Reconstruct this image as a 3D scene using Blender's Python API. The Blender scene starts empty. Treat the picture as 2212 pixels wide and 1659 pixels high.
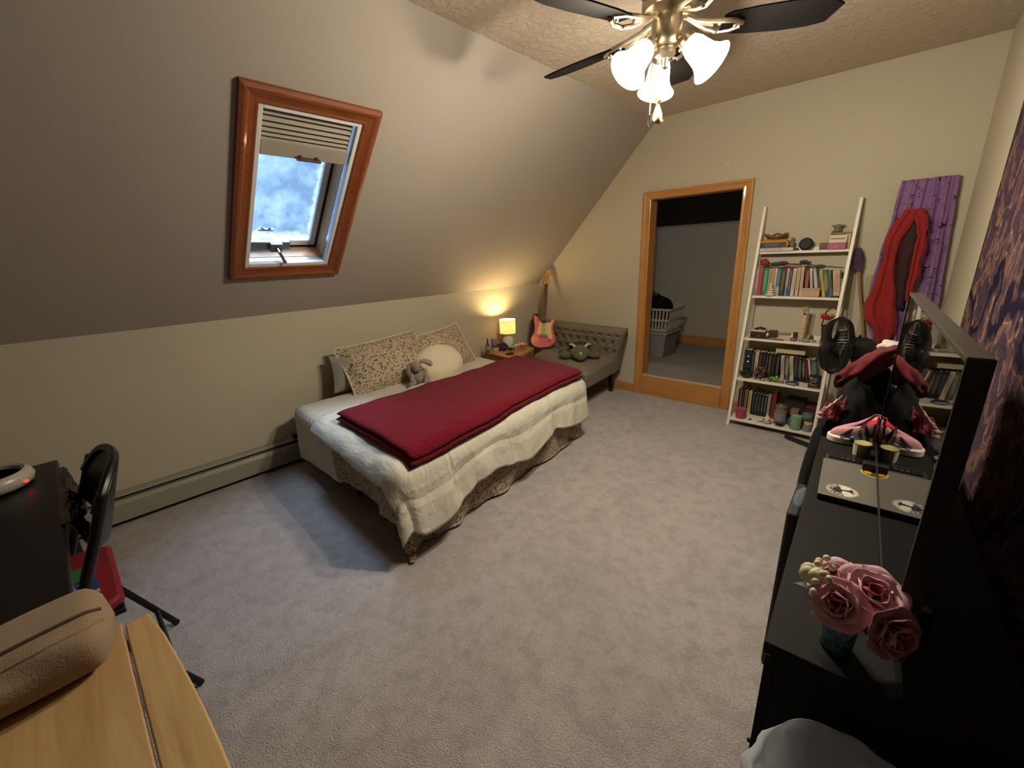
import bpy, bmesh, math, random
from mathutils import Vector, Matrix, Euler, noise
random.seed(7)
sc = bpy.context.scene
COL = sc.collection
PI = math.pi
# ------------------------------------------------------------------ camera
yaw, pitch, roll, F = -0.751, 0.295, -0.040, 906.5
cyw, syw, cp, sp = math.cos(yaw), math.sin(yaw), math.cos(pitch), math.sin(pitch)
fw = Vector((syw*cp, cyw*cp, -sp)); rt = Vector((cyw, -syw, 0)); up = rt.cross(fw)
r2 = rt*math.cos(roll) + up*math.sin(roll); u2 = -rt*math.sin(roll) + up*math.cos(roll)
cam_d = bpy.data.cameras.new('camera'); cam = bpy.data.objects.new('camera', cam_d); COL.objects.link(cam)
M = Matrix((r2, u2, -fw)).transposed().to_4x4(); M.translation = Vector((3.103, 0.0, 1.374)); cam.matrix_world = M
cam_d.sensor_fit = 'HORIZONTAL'; cam_d.sensor_width = 36.0; cam_d.lens = 36.0*F/2212.0; cam_d.clip_start = 0.02
sc.camera = cam
# ------------------------------------------------------------------ world, daylight, exposure
wd = bpy.data.worlds.new('world'); sc.world = wd; wd.use_nodes = True
wd.node_tree.nodes['Background'].inputs[0].default_value = (0.32, 0.58, 1.0, 1)
wd.node_tree.nodes['Background'].inputs[1].default_value = 0.80
sl = bpy.data.lights.new('added_soft_sun', 'SUN'); sl.energy = 15.0; sl.angle = math.radians(48); sl.color = (0.55, 0.75, 1.0)  # soft sun added to the plain sky, lifting daylight on floor and bed
so = bpy.data.objects.new('added_soft_sun', sl); COL.objects.link(so)
so.rotation_euler = Vector((0.40, -0.30, -1.5)).to_track_quat('-Z', 'Y').to_euler(); so.location = (-1, 2, 4)
sc.view_settings.view_transform = 'Standard'; sc.view_settings.look = 'None'
sc.view_settings.exposure = 0.0; sc.view_settings.gamma = 1.0; sc.view_settings.use_curve_mapping = False
sc.cycles.max_bounces = 8; sc.cycles.diffuse_bounces = 5; sc.cycles.glossy_bounces = 4; sc.cycles.transparent_max_bounces = 12
sc.cycles.sample_clamp_indirect = 4.0; sc.cycles.caustics_reflective = False; sc.cycles.caustics_refractive = False
BULB_W, LAMP_W = 45.0, 21.0
WARM = (1.0, 0.90, 0.70)
# ------------------------------------------------------------------ geometry helpers
class G:
    def __init__(s): s.v = []; s.f = []
    def add(s, vs, fs, m=None):
        b = len(s.v)
        s.v += [tuple(m @ Vector(q)) if m else tuple(q) for q in vs]
        s.f += [tuple(i+b for i in f) for f in fs]; return s
    def box(s, c, d, m=None):
        x, y, z = d[0]/2, d[1]/2, d[2]/2
        vs = [(c[0]+i*x, c[1]+j*y, c[2]+k*z) for k in (-1, 1) for j in (-1, 1) for i in (-1, 1)]
        return s.add(vs, [(0,2,3,1),(4,5,7,6),(0,1,5,4),(2,6,7,3),(0,4,6,2),(1,3,7,5)], m)
    def b2(s, a, b, m=None):
        return s.box([(a[i]+b[i])/2 for i in range(3)], [abs(b[i]-a[i]) for i in range(3)], m)
    def hexa(s, bot, top):
        return s.add(list(bot)+list(top), [(3,2,1,0),(4,5,6,7),(0,1,5,4),(1,2,6,5),(2,3,7,6),(3,0,4,7)])
    def lathe(s, prof, c=(0,0,0), n=24, m=None):
        vs = []; fs = []
        for r, z in prof:
            for i in range(n):
                a = 2*PI*i/n; vs.append((c[0]+r*math.cos(a), c[1]+r*math.sin(a), c[2]+z))
        for k in range(len(prof)-1):
            for i in range(n):
                j = (i+1) % n; fs.append((k*n+i, k*n+j, (k+1)*n+j, (k+1)*n+i))
        if prof[0][0] > 1e-5: fs.append(tuple(range(n-1, -1, -1)))
        if prof[-1][0] > 1e-5: fs.append(tuple((len(prof)-1)*n+i for i in range(n)))
        return s.add(vs, fs, m)
    def tube(s, pts, r, n=8, m=None, cap=True):
        pts = [Vector(q) for q in pts]; N = len(pts)
        rr = r if isinstance(r, (list, tuple)) else [r]*N
        vs = []; fs = []; ref = None
        for i in range(N):
            t = (pts[min(i+1, N-1)]-pts[max(i-1, 0)]).normalized()
            if ref is None: ref = t.orthogonal().normalized()
            ref = (ref - t*ref.dot(t))
            ref = ref.normalized() if ref.length > 1e-6 else t.orthogonal().normalized()
            b = t.cross(ref)
            for k in range(n):
                a = 2*PI*k/n; vs.append(pts[i]+(ref*math.cos(a)+b*math.sin(a))*rr[i])
        for i in range(N-1):
            for k in range(n):
                j = (k+1) % n; fs.append((i*n+k, i*n+j, (i+1)*n+j, (i+1)*n+k))
        if cap: fs += [tuple(range(n-1, -1, -1)), tuple((N-1)*n+k for k in range(n))]
        return s.add(vs, fs, m)
    def cyl(s, a, b, r0, r1=None, n=16, m=None):
        return s.tube([a, b], [r0, r0 if r1 is None else r1], n, m)
    def ell(s, c, r, nu=16, nv=10, m=None, fn=None):
        r = (r, r, r) if not isinstance(r, (list, tuple)) else r
        vs = []; fs = []
        for j in range(nv+1):
            ph = PI*j/nv - PI/2
            for i in range(nu):
                a = 2*PI*i/nu
                d = Vector((math.cos(ph)*math.cos(a), math.cos(ph)*math.sin(a), math.sin(ph)))
                k = fn(d) if fn else 1.0
                vs.append((c[0]+d.x*r[0]*k, c[1]+d.y*r[1]*k, c[2]+d.z*r[2]*k))
        for j in range(nv):
            for i in range(nu):
                q = (i+1) % nu; fs.append((j*nu+i, j*nu+q, (j+1)*nu+q, (j+1)*nu+i))
        return s.add(vs, fs, m)
    def grid(s, fn, nu, nv, flip=False, m=None):
        vs = [fn(i/nu, j/nv) for j in range(nv+1) for i in range(nu+1)]; fs = []
        for j in range(nv):
            for i in range(nu):
                a = j*(nu+1)+i; q = (a, a+1, a+nu+2, a+nu+1); fs.append(q[::-1] if flip else q)
        return s.add(vs, fs, m)
    def prism(s, out, z0, z1, m=None):
        n = len(out); vs = [(x, y, z0) for x, y in out]+[(x, y, z1) for x, y in out]
        fs = [tuple(range(n-1, -1, -1)), tuple(range(n, 2*n))]+[(i, (i+1) % n, n+(i+1) % n, n+i) for i in range(n)]
        return s.add(vs, fs, m)
    def mesh(s, name, off=None):
        me = bpy.data.meshes.new(name)
        vs = s.v if off is None else [(a-off[0], b-off[1], c-off[2]) for a, b, c in s.v]
        me.from_pydata(vs, [], s.f); me.update(); return me
    def out(s, name, mat, parent=None, smooth=True, bevel=0, solid=0, sub=0, world=True, ang=38, soff=-1, fix=False):
        if parent is not None: off = tuple(parent['_wo']) if (world and '_wo' in parent) else None
        else:
            xs = [q[0] for q in s.v]; ys = [q[1] for q in s.v]; zs = [q[2] for q in s.v]
            off = ((min(xs)+max(xs))/2, (min(ys)+max(ys))/2, min(zs)) if world else None
        me = s.mesh(name, off); me.materials.append(mat)
        if fix:
            bm = bmesh.new(); bm.from_mesh(me); bmesh.ops.remove_doubles(bm, verts=bm.verts, dist=1e-5)
            bmesh.ops.recalc_face_normals(bm, faces=bm.faces); bm.to_mesh(me); bm.free()
        if smooth:
            for p in me.polygons: p.use_smooth = True
            me.set_sharp_from_angle(angle=math.radians(ang))
        o = bpy.data.objects.new(name, me); COL.objects.link(o)
        if parent is not None: o.parent = parent
        elif off: o.location = off
        o['_wo'] = off if off else (0, 0, 0)
        if solid:
            q = o.modifiers.new('thick', 'SOLIDIFY'); q.thickness = solid; q.offset = soff
        if bevel:
            q = o.modifiers.new('bevel', 'BEVEL'); q.width = bevel; q.segments = 2; q.limit_method = 'ANGLE'; q.angle_limit = math.radians(40)
        if sub:
            q = o.modifiers.new('sub', 'SUBSURF'); q.levels = sub; q.render_levels = sub
        return o
def tag(o, label, cat, group=None):
    o['label'] = label; o['category'] = cat
    if group: o['group'] = group
    return o
def thing(name, label, cat, loc=(0, 0, 0), rz=0, group=None):
    o = bpy.data.objects.new(name, None); COL.objects.link(o); o.location = loc; o.rotation_euler = (0, 0, rz)
    o.empty_display_size = 0.05; o['_wo'] = loc if rz == 0 else (0, 0, 0)
    return tag(o, label, cat, group)
def structure(o): o['kind'] = 'structure'; return o
def lab(o, text): o['label'] = text; return o
# ------------------------------------------------------------------ materials
def lin(h):
    h = h.lstrip('#'); c = [int(h[i:i+2], 16)/255 for i in (0, 2, 4)]
    return tuple(((x+0.055)/1.055)**2.4 if x > 0.04045 else x/12.92 for x in c)+(1,)
class NT:
    def __init__(s, name):
        s.m = bpy.data.materials.new(name); s.m.use_nodes = True; s.t = s.m.node_tree; s.n = s.t.nodes
        s.b = s.n['Principled BSDF']; s.o = s.n['Material Output']; s.tc = s.n.new('ShaderNodeTexCoord')
    def new(s, t, **kw):
        n = s.n.new(t)
        for k, v in kw.items(): setattr(n, k, v)
        return n
    def set(s, n, k, v):
        if isinstance(v, bpy.types.NodeSocket): s.t.links.new(v, n.inputs[k])
        else: n.inputs[k].default_value = v
    def map(s, scale=(1, 1, 1), rot=(0, 0, 0), src='Object'):
        n = s.new('ShaderNodeMapping'); s.set(n, 'Vector', s.tc.outputs[src]); n.inputs['Scale'].default_value = scale; n.inputs['Rotation'].default_value = rot
        return n.outputs[0]
    def noise(s, scale, detail=4, rough=.55, vec=None, dist=0):
        n = s.new('ShaderNodeTexNoise'); s.set(n, 'Scale', scale); s.set(n, 'Detail', detail); s.set(n, 'Roughness', rough); s.set(n, 'Distortion', dist)
        s.set(n, 'Vector', vec if vec is not None else s.tc.outputs['Object']); return n.outputs['Fac']
    def vor(s, scale, feat='F1', vec=None, out='Distance', rnd=1.0):
        n = s.new('ShaderNodeTexVoronoi', feature=feat); s.set(n, 'Scale', scale); s.set(n, 'Randomness', rnd)
        s.set(n, 'Vector', vec if vec is not None else s.tc.outputs['Object']); return n.outputs[out]
    def wave(s, scale, vec=None, dist=0, axis='X', kind='BANDS', detail=2, prof='SIN'):
        n = s.new('ShaderNodeTexWave', wave_type=kind, wave_profile=prof); s.set(n, 'Scale', scale); s.set(n, 'Distortion', dist); s.set(n, 'Detail', detail)
        if kind == 'BANDS': n.bands_direction = axis
        s.set(n, 'Vector', vec if vec is not None else s.tc.outputs['Object']); return n.outputs['Fac']
    def math(s, op, a, b=0.5, c=None):
        n = s.new('ShaderNodeMath', operation=op); s.set(n, 0, a); s.set(n, 1, b)
        if c is not None: s.set(n, 2, c)
        return n.outputs[0]
    def ramp(s, fac, stops, interp='LINEAR'):
        n = s.new('ShaderNodeValToRGB'); s.set(n, 'Fac', fac); e = n.color_ramp; e.interpolation = interp
        while len(e.elements) < len(stops): e.elements.new(1)
        for el, (p, c) in zip(e.elements, stops):
            el.position = p; el.color = lin(c) if isinstance(c, str) else ((c, c, c, 1) if isinstance(c, (int, float)) else c)
        return n.outputs[0]
    def mix(s, fac, a, b, mode='MIX'):
        n = s.new('ShaderNodeMix', data_type='RGBA', blend_type=mode); s.set(n, 0, fac)
        s.set(n, 6, lin(a) if isinstance(a, str) else a); s.set(n, 7, lin(b) if isinstance(b, str) else b); return n.outputs[2]
    def sep(s, vec):
        n = s.new('ShaderNodeSeparateXYZ'); s.set(n, 0, vec); return n.outputs
    def bump(s, h, strength=.3, dist=.01, prev=None):
        n = s.new('ShaderNodeBump'); s.set(n, 'Height', h); s.set(n, 'Strength', strength); s.set(n, 'Distance', dist)
        if prev is not None: s.set(n, 'Normal', prev)
        s.set(s.b, 'Normal', n.outputs[0]); return n.outputs[0]
    def fin(s, col=None, rough=.6, metal=0, spec=.5, sheen=0, coat=0):
        if col is not None: s.set(s.b, 'Base Color', lin(col) if isinstance(col, str) else col)
        s.set(s.b, 'Roughness', rough); s.set(s.b, 'Metallic', metal); s.set(s.b, 'Specular IOR Level', spec)
        if sheen: s.set(s.b, 'Sheen Weight', sheen); s.set(s.b, 'Sheen Roughness', .5)
        if coat: s.set(s.b, 'Coat Weight', coat); s.set(s.b, 'Coat Roughness', .1)
        return s.m
def plain(name, col, rough=.5, metal=0, spec=.5, var=.12, scale=14, bump=0, bscale=120, bdist=.002, sheen=0, coat=0):
    t = NT(name); c = lin(col)
    d = tuple(x*(1-var) for x in c[:3])+(1,); e = tuple(min(1, x*(1+var)) for x in c[:3])+(1,)
    cc = t.mix(t.noise(scale, 3), d, e)
    if bump: t.bump(t.noise(bscale, 3), bump, bdist)
    return t.fin(cc, rough, metal, spec, sheen, coat)
def cloth(name, col, var=.15, scale=6, weave=350, bump=.25, rough=.9, sheen=.15, col2=None):
    t = NT(name); c = lin(col)
    d = lin(col2) if col2 else tuple(x*(1-var) for x in c[:3])+(1,)
    cc = t.mix(t.noise(scale, 5, .6), d, c)
    t.bump(t.noise(weave, 2), bump, .002)
    return t.fin(cc, rough, 0, .2, sheen)
def wood(name, a, b, axis=2, scale=1.0, rough=.45, coat=.15, spec=.4):
    t = NT(name); s = [14*scale]*3; s[axis] = 1.2*scale
    v = t.map(tuple(s)); n = t.noise(2.2, 6, .6, v, 1.2)
    c = t.ramp(n, [(.3, a), (.52, b), (.7, a)])
    s2 = [90*scale]*3; s2[axis] = 3*scale
    f = t.noise(1.5, 3, .5, t.map(tuple(s2)))
    c = t.mix(t.math('MULTIPLY', f, .35), c, tuple(x*.55 for x in lin(a)[:3])+(1,))
    t.bump(f, .12, .002)
    return t.fin(c, rough, 0, spec, 0, coat)
def glow(name, col, strength, base='ffffff'):
    t = NT(name); t.set(t.b, 'Emission Color', col); t.set(t.b, 'Emission Strength', strength)
    return t.fin(base, .4)
def paint(name, col, bump=.2, scale=90, kd=False, var=.05):
    t = NT(name); c = lin(col)
    cc = t.mix(t.noise(1.3, 4), tuple(x*(1-var) for x in c[:3])+(1,), tuple(x*(1+var) for x in c[:3])+(1,))
    if kd:
        h = t.ramp(t.noise(26, 5, .62, None, .8), [(.42, 0), (.55, 1)])
        t.bump(h, .55, .006)
    else: t.bump(t.noise(scale, 4), bump, .003)
    return t.fin(cc, .75, 0, .25)
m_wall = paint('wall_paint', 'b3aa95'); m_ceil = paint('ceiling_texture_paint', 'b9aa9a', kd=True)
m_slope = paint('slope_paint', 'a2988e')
def carpet_mat(name, a, b, c):
    t = NT(name)
    big = t.noise(2.2, 6, .65, None, .4); mid = t.noise(13, 6, .75); fine = t.noise(240, 3, .7)
    k = t.mix(t.ramp(big, [(.35, 0), (.68, 1)]), b, a)
    k = t.mix(t.math('MULTIPLY', t.ramp(mid, [(.38, 1), (.56, 0)]), .30), k, c)
    k = t.mix(t.math('MULTIPLY', t.ramp(t.noise(5.5, 6, .78), [(.34, 1), (.45, 0)]), .30), k, c)
    k = t.mix(t.ramp(fine, [(.36, .62), (.62, 0)]), k, c)
    h = t.math('ADD', t.noise(190, 2), t.math('MULTIPLY', mid, .8))
    t.bump(h, .8, .012); return t.fin(k, .95, 0, .1, .2)
m_carpet = carpet_mat('carpet', 'c4bcb9', 'b3aba8', '6c6462')
m_oak = wood('honey_oak', 'a06a34', 'bd8444', 2); m_oak_x = wood('honey_oak_x', 'a06a34', 'bd8444', 0); m_oak_y = wood('honey_oak_y', '7d4520', '96592b', 1)
m_win_y = wood('window_oak_y', '6b3417', '8a4a22', 0); m_win_x = wood('window_oak_x', '6b3417', '8a4a22', 1); m_jamb = wood('pine_jamb', 'a67d55', 'c79d72', 1)
m_white = plain('white_enamel', 'd9d2c6', .4, var=.03); m_vinyl = plain('white_vinyl', 'd5d6d6', .35, var=.03)
m_black = plain('black_plastic', '0b0b0c', .38, var=.3); m_blackmat = plain('black_matte', '0d0c0c', .7, var=.3)
m_dkmetal = plain('black_metal', '0e0e10', .35, .2); m_nickel = plain('brushed_nickel', 'c4b9a3', .34, 1.0, var=.06)
m_brass = plain('satin_nickel', 'd2c7b2', .38, 1.0, var=.05)
m_chrome = plain('chrome', 'b0aca5', .2, 1.0, var=.02)
# ------------------------------------------------------------------ room
Y, W, K, XS, H = 3.845, 3.301, 1.066, 1.319, 2.44
YB, WB = -2.6, 3.48          # back wall, right wall at the back
fl = G().add([(-.02, YB-.05, 0), (3.6, YB-.05, 0), (3.6, Y+.02, 0), (-.02, Y+.02, 0)], [(0, 1, 2, 3)])
structure(fl.out('floor', m_carpet, smooth=False))
structure(G().add([(0, YB, 0), (0, Y, 0), (0, Y, K), (0, YB, K)], [(0, 1, 2, 3)]).out('wall_left', m_wall, smooth=False))
structure(G().add([(XS, YB, H), (XS, Y, H), (3.6, Y, H), (3.6, YB, H)], [(0, 1, 2, 3)]).out('ceiling', m_ceil, smooth=False))
structure(G().add([(W, Y, 0), (WB+.02, YB, 0), (WB+.02, YB, H), (W, Y, H)], [(0, 1, 2, 3)]).out('wall_right', m_wall, smooth=False))
structure(G().add([(-.02, YB, 0), (3.6, YB, 0), (3.6, YB, H), (XS, YB, H), (0, YB, K)], [(4, 3, 2, 1, 0)]).out('wall_back', m_wall, smooth=False))
# sloped wall with the skylight hole; local frame: u=+y, v=up the slope, n=into the room
SL = math.hypot(XS, H-K); dv = Vector((XS/SL, 0, (H-K)/SL)); nv_ = Vector((0, 1, 0)).cross(dv)
def MS(y, s): # matrix at slope point
    m = Matrix(((0, dv.x, nv_.x), (1, dv.y, nv_.y), (0, dv.z, nv_.z))).to_4x4(); m.translation = Vector((0, y, K))+dv*s; return m
wy0, wy1, ws0, ws1 = 0.727, 1.369, 0.183*SL, 0.755*SL
hy0, hy1, hs0, hs1 = wy0+.05, wy1-.05, ws0+.05, ws1-.05
g = G(); B = MS(0, 0)
ys = [YB, hy0, hy1, Y]; ss = [0, hs0, hs1, SL]
for i in range(3):
    for j in range(3):
        if i == 1 and j == 1: continue
        g.add([(ys[i], ss[j], 0), (ys[i+1], ss[j], 0), (ys[i+1], ss[j+1], 0), (ys[i], ss[j+1], 0)], [(0, 1, 2, 3)], B)
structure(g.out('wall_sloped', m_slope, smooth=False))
# far wall with the closet opening
dx0, dx1, dz0, dz1 = 1.305, 2.050, 0.20, 1.810
zs = lambda x: min(H, K+(H-K)*x/XS)
g = G()
def quad(a, b, z0a, z1a, z0b, z1b): g.add([(a, Y, z0a), (b, Y, z0b), (b, Y, z1b), (a, Y, z1a)], [(0, 1, 2, 3)])
quad(0, dx0, 0, zs(0), 0, zs(dx0)); quad(dx0, XS, dz1, zs(dx0), dz1, H); quad(XS, dx1, dz1, H, dz1, H); quad(dx1, 3.6, 0, H, 0, H); quad(dx0, dx1, 0, dz0, 0, dz0)
structure(g.out('wall_far', m_wall, smooth=False))
# closet beyond the opening
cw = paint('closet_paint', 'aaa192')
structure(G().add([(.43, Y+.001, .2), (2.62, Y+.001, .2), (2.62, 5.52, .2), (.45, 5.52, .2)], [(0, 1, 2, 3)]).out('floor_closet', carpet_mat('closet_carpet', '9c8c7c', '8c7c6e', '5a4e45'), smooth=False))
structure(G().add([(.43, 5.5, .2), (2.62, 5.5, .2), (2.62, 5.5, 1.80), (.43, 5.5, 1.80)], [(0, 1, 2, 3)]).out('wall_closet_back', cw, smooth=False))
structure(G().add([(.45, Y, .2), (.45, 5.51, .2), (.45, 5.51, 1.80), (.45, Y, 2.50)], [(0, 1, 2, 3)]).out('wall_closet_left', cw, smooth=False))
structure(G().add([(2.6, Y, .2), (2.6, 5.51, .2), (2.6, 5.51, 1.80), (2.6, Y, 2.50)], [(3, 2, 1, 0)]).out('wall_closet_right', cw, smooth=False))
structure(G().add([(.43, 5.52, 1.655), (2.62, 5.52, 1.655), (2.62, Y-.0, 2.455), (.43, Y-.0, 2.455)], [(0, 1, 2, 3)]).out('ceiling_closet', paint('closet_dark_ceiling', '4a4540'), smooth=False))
structure(G().b2((.45, 5.48, .2), (2.6, 5.5, .31)).out('baseboard_closet', m_oak_x, bevel=.004))
# door casing (moulded profile), jambs and raised sill
d1 = thing('door_1', '', ''); del d1['label']; del d1['category']; structure(d1)
def casing(path_a, path_b, inward, wdt, mat, name, parent, nrm):
    # profile across the width: thin inner lip, hollow, thick outer back-band
    prof = [(0, 0), (0, .010), (.008, .014), (.02, .012), (.045, .016), (.058, .021), (.072, .021), (wdt, .018), (wdt, 0)]
    g = G(); n = len(prof); vs = []
    for (a, ins, side) in (path_a, path_b):
        for w_, t_ in prof:
            vs.append(Vector(a)+Vector(ins)*w_+Vector(nrm)*t_)
    fs = [(i, i+1, n+i+1, n+i) for i in range(n-1)]
    g.add(vs, fs); return g.out(name, mat, parent, smooth=False, fix=True)
cwid = .076
z0c = 0.0
def cas(a, ia, b, ib, mat, name, parent, nrm=(0, -1, 0)): return casing((a, ia, 0), (b, ib, 0), None, cwid, mat, name, parent, nrm)
yy = Y-.001
cas((dx0, yy, 0), (-1, 0, 0), (dx0, yy, dz1), (-1, 0, .8), m_oak, 'casing', d1)
cas((dx1, yy, 0), (1, 0, 0), (dx1, yy, dz1), (1, 0, .8), m_oak, 'casing', d1)
cas((dx0, yy, dz1), (-1, 0, .8), (dx1, yy, dz1), (1, 0, .8), m_oak_x, 'head_casing', d1)
G().b2((dx0, Y-.018, 0), (dx1, Y, dz0-.012)).out('sill_board', m_oak_x, d1, bevel=.004)
G().b2((dx0-.02, Y, dz0-.04), (dx0, Y+.12, dz1+.02)).out('jamb', m_oak, d1)
G().b2((dx1, Y, dz0-.04), (dx1+.02, Y+.12, dz1+.02)).out('jamb', m_oak, d1)
G().b2((dx0-.02, Y, dz1), (dx1+.02, Y+.12, dz1+.02)).out('head_jamb', m_oak_x, d1)
structure(G().b2((1.0, Y-.014, 0), (dx0-cwid, Y, .085)).out('baseboard_far', m_oak_x, bevel=.004))
structure(G().b2((dx1+cwid, Y-.014, 0), (3.3, Y, .085)).out('trim_2', m_oak_x, bevel=.004))
# ------------------------------------------------------------------ skylight
w1 = thing('window_1', '', ''); del w1['label']; del w1['category']; structure(w1)
cy, cs = (wy0+wy1)/2, (ws0+ws1)/2; MW = MS(cy, cs); hw, hh = (wy1-wy0)/2, (ws1-ws0)/2
def wprof(a, ia, b, ib, mat, name):
    prof = [(0, 0), (0, .012), (.006, .016), (.018, .014), (.04, .020), (.052, .027), (.064, .028), (.08, .022), (.08, 0)]
    g = G(); n = len(prof); vs = []
    for p_, i_ in ((a, ia), (b, ib)):
        for w_, t_ in prof: vs.append((p_[0]+i_[0]*w_, p_[1]+i_[1]*w_, t_))
    g.add(vs, [(i, i+1, n+i+1, n+i) for i in range(n-1)], MW); return g.out(name, mat, w1, smooth=False, fix=True)
iw, ih = hw-.08, hh-.08
wprof((-iw, -ih), (-1, -1), (-iw, ih), (-1, 1), m_win_y, 'casing'); wprof((iw, -ih), (1, -1), (iw, ih), (1, 1), m_win_y, 'casing')
wprof((-iw, ih), (-1, 1), (iw, ih), (1, 1), m_win_x, 'head_casing'); wprof((-iw, -ih), (-1, -1), (iw, -ih), (1, -1), m_win_x, 'sill_casing')
def ring(x, y, t, z0, z1, mat, name, bev=.003):
    for q in ((-x, -y, -x+t, y), (x-t, -y, x, y), (-x+t, y-t, x-t, y), (-x+t, -y, x-t, -y+t)):
        G().b2((q[0], q[1], z0), (q[2], q[3], z1), MW).out(name, mat, w1, bevel=bev)
ring(iw+.004, ih+.004, .026, -.02, .006, m_vinyl, 'blind_track')
ring(iw+.02, ih+.02, .034, -.055, -.022, plain('track_aluminium', 'c3cbd2', .25, .6, var=.03), 'blind_channel')
ring(iw+.03, ih+.03, .045, -.17, -.056, m_jamb, 'jamb_board')
ring(iw-.016, ih-.016, .012, -.185, -.14, m_blackmat, 'gasket', 0)
ring(iw-.026, ih-.026, .036, -.175, -.145, m_vinyl, 'sash_rail')
t = NT('frosted_sky_glass'); n1 = t.new('ShaderNodeBsdfTransparent'); n2 = t.new('ShaderNodeBsdfTranslucent'); n2.inputs[0].default_value = (.8, .9, 1, 1)
s_ = t.sep(t.map((1, 1, 1), src='Generated'))
ex = t.math('ABSOLUTE', t.math('SUBTRACT', s_[0], .5)); ey = t.math('ABSOLUTE', t.math('SUBTRACT', s_[1], .5))
ed = t.math('MAXIMUM', ex, ey); nz = t.noise(18, 6, .7)
fr = t.math('MULTIPLY', t.ramp(t.math('ADD', ed, t.math('MULTIPLY', nz, .22)), [(.52, 0), (.64, 1)]), .55)
fr = t.math('ADD', fr, t.math('MULTIPLY', t.ramp(t.noise(5, 5, .7), [(.40, 0), (.85, 1)]), .16))
mx = t.new('ShaderNodeMixShader'); t.set(mx, 0, fr); t.t.links.new(n1.outputs[0], mx.inputs[1]); t.t.links.new(n2.outputs[0], mx.inputs[2]); t.t.links.new(mx.outputs[0], t.o.inputs[0])
G().b2((-iw+.05, -ih+.05, -.166), (iw-.05, ih-.05, -.160), MW).out('pane', t.m, w1, smooth=False)
# roof box round the sash so daylight only enters through the pane
ring(iw+.07, ih+.07, .10, -.20, -.172, m_blackmat, 'curb', 0)
# pleated blind
bl = G().b2((-iw+.03, ih-.245, -.045), (iw-.03, ih-.168, -.012), MW).out('blind_rail', plain('blind_beige', '9a9184', .7, var=.04), w1, bevel=.004)
mb_ = plain('blind_fabric', 'a39b8d', .85, var=.05, bump=.2, bscale=300)
for k in range(7):
    y0 = ih-.008-k*.031*(1-.03*k)
    y1 = ih-.008-(k+1)*.031*(1-.03*(k+1))
    G().add([(-iw+.03, y0, -.040), (iw-.03, y0, -.040), (iw-.03, (y0+y1)/2, -.012), (-iw+.03, (y0+y1)/2, -.012), (iw-.03, y1, -.040), (-iw+.03, y1, -.040)], [(0, 3, 2, 1), (3, 5, 4, 2)], MW).out('blind_pleat', mb_, w1, smooth=False, solid=.002)
hd = G().b2((-.05, ih-.240, -.012), (.07, ih-.230, .012), MW).b2((-.035, ih-.240, -.014), (-.02, ih-.222, .006), MW).b2((.045, ih-.240, -.014), (.06, ih-.222, .006), MW).out('blind_handle', plain('handle_brown', '4b3a30', .4), w1, bevel=.002)
# operator and latch
op = G().b2((-.20, -ih+.07, -.10), (.02, -ih+.125, -.055), MW).b2((-.10, -ih+.075, -.056), (-.03, -ih+.13, -.030), MW).out('operator', plain('operator_grey', '5e6268', .35, .3), w1, bevel=.005)
G().cyl((-.065, -ih+.105, -.045), (-.065, -ih+.105, .01), .011, .009, 12, MW).cyl((-.065, -ih+.105, .005), (-.03, -ih+.04, .02), .008, .010, 10, MW).out('crank', m_chrome, op)
gg = G()
for sx in (-1, 1):
    gg.tube([(-.09+sx*.035, -ih+.06+.085, -.142), (-.09+sx*.02, -ih+.16, -.136), (-.09+sx*.006, -ih+.150, -.134), (-.09, -ih+.145, -.134)], .004, 6, MW)
gg.box((-.09, -ih+.148, -.138), (.08, .012, .012), MW); gg.out('latch', m_chrome, w1)
# ------------------------------------------------------------------ baseboard heater
m_heat = plain('heater_enamel', '8a8878', .5, var=.06, bump=.05)
ht = thing('baseboard_heater', 'long grey-green metal baseboard heater along the left knee wall', 'heater', (0.04, 1.0, 0))
hp = [(.002, .185), (.030, .185), (.052, .172), (.052, .168), (.030, .181), (.002, .181)]
def extr(prof, y0, y1):
    n = len(prof); return G().add([(x, y0, z) for x, z in prof]+[(x, y1, z) for x, z in prof], [(i, (i+1) % n, n+(i+1) % n, n+i) for i in range(n)]+[tuple(range(n)), tuple(range(2*n-1, n-1, -1))])
extr(hp, YB, 3.2).out('top_hood', m_heat, ht, smooth=False, fix=True)
extr([(.050, .150), (.058, .152), (.070, .128), (.072, .03), (.068, .03), (.066, .126)], YB, 3.2).out('front_panel', m_heat, ht, smooth=False, fix=True)
extr([(.002, .02), (.008, .02), (.008, .18), (.002, .18)], YB, 3.2).out('back_plate', m_blackmat, ht, smooth=False, fix=True)
extr([(.03, .142), (.055, .160), (.056, .157), (.032, .138)], YB, 3.2).out('damper', m_heat, ht, smooth=False, fix=True)
G().cyl((.035, YB, .09), (.035, 3.2, .09), .012).out('pipe', plain('copper_pipe', '6d452f', .4, .8), ht)
# wall marks left by hooks
for i, (x, z) in enumerate([(1.915, 2.005), (1.55, 2.02), (1.66, 1.86), (1.915, 1.893)]):
    tag(G().ell((x, Y-.002, z), (.012 if i == 0 else .006, .003, .009), 10, 6).out('wall_patch', plain('patch_white', 'c9c0ad', .8)), ['small pale hook patch on the far wall, uppermost right', 'tiny pale fleck high on the far wall, leftmost', 'tiny pale fleck on the far wall between the slope and the doorway top', 'small pale patch just above the doorway casing'][i], 'wall patch')
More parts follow.
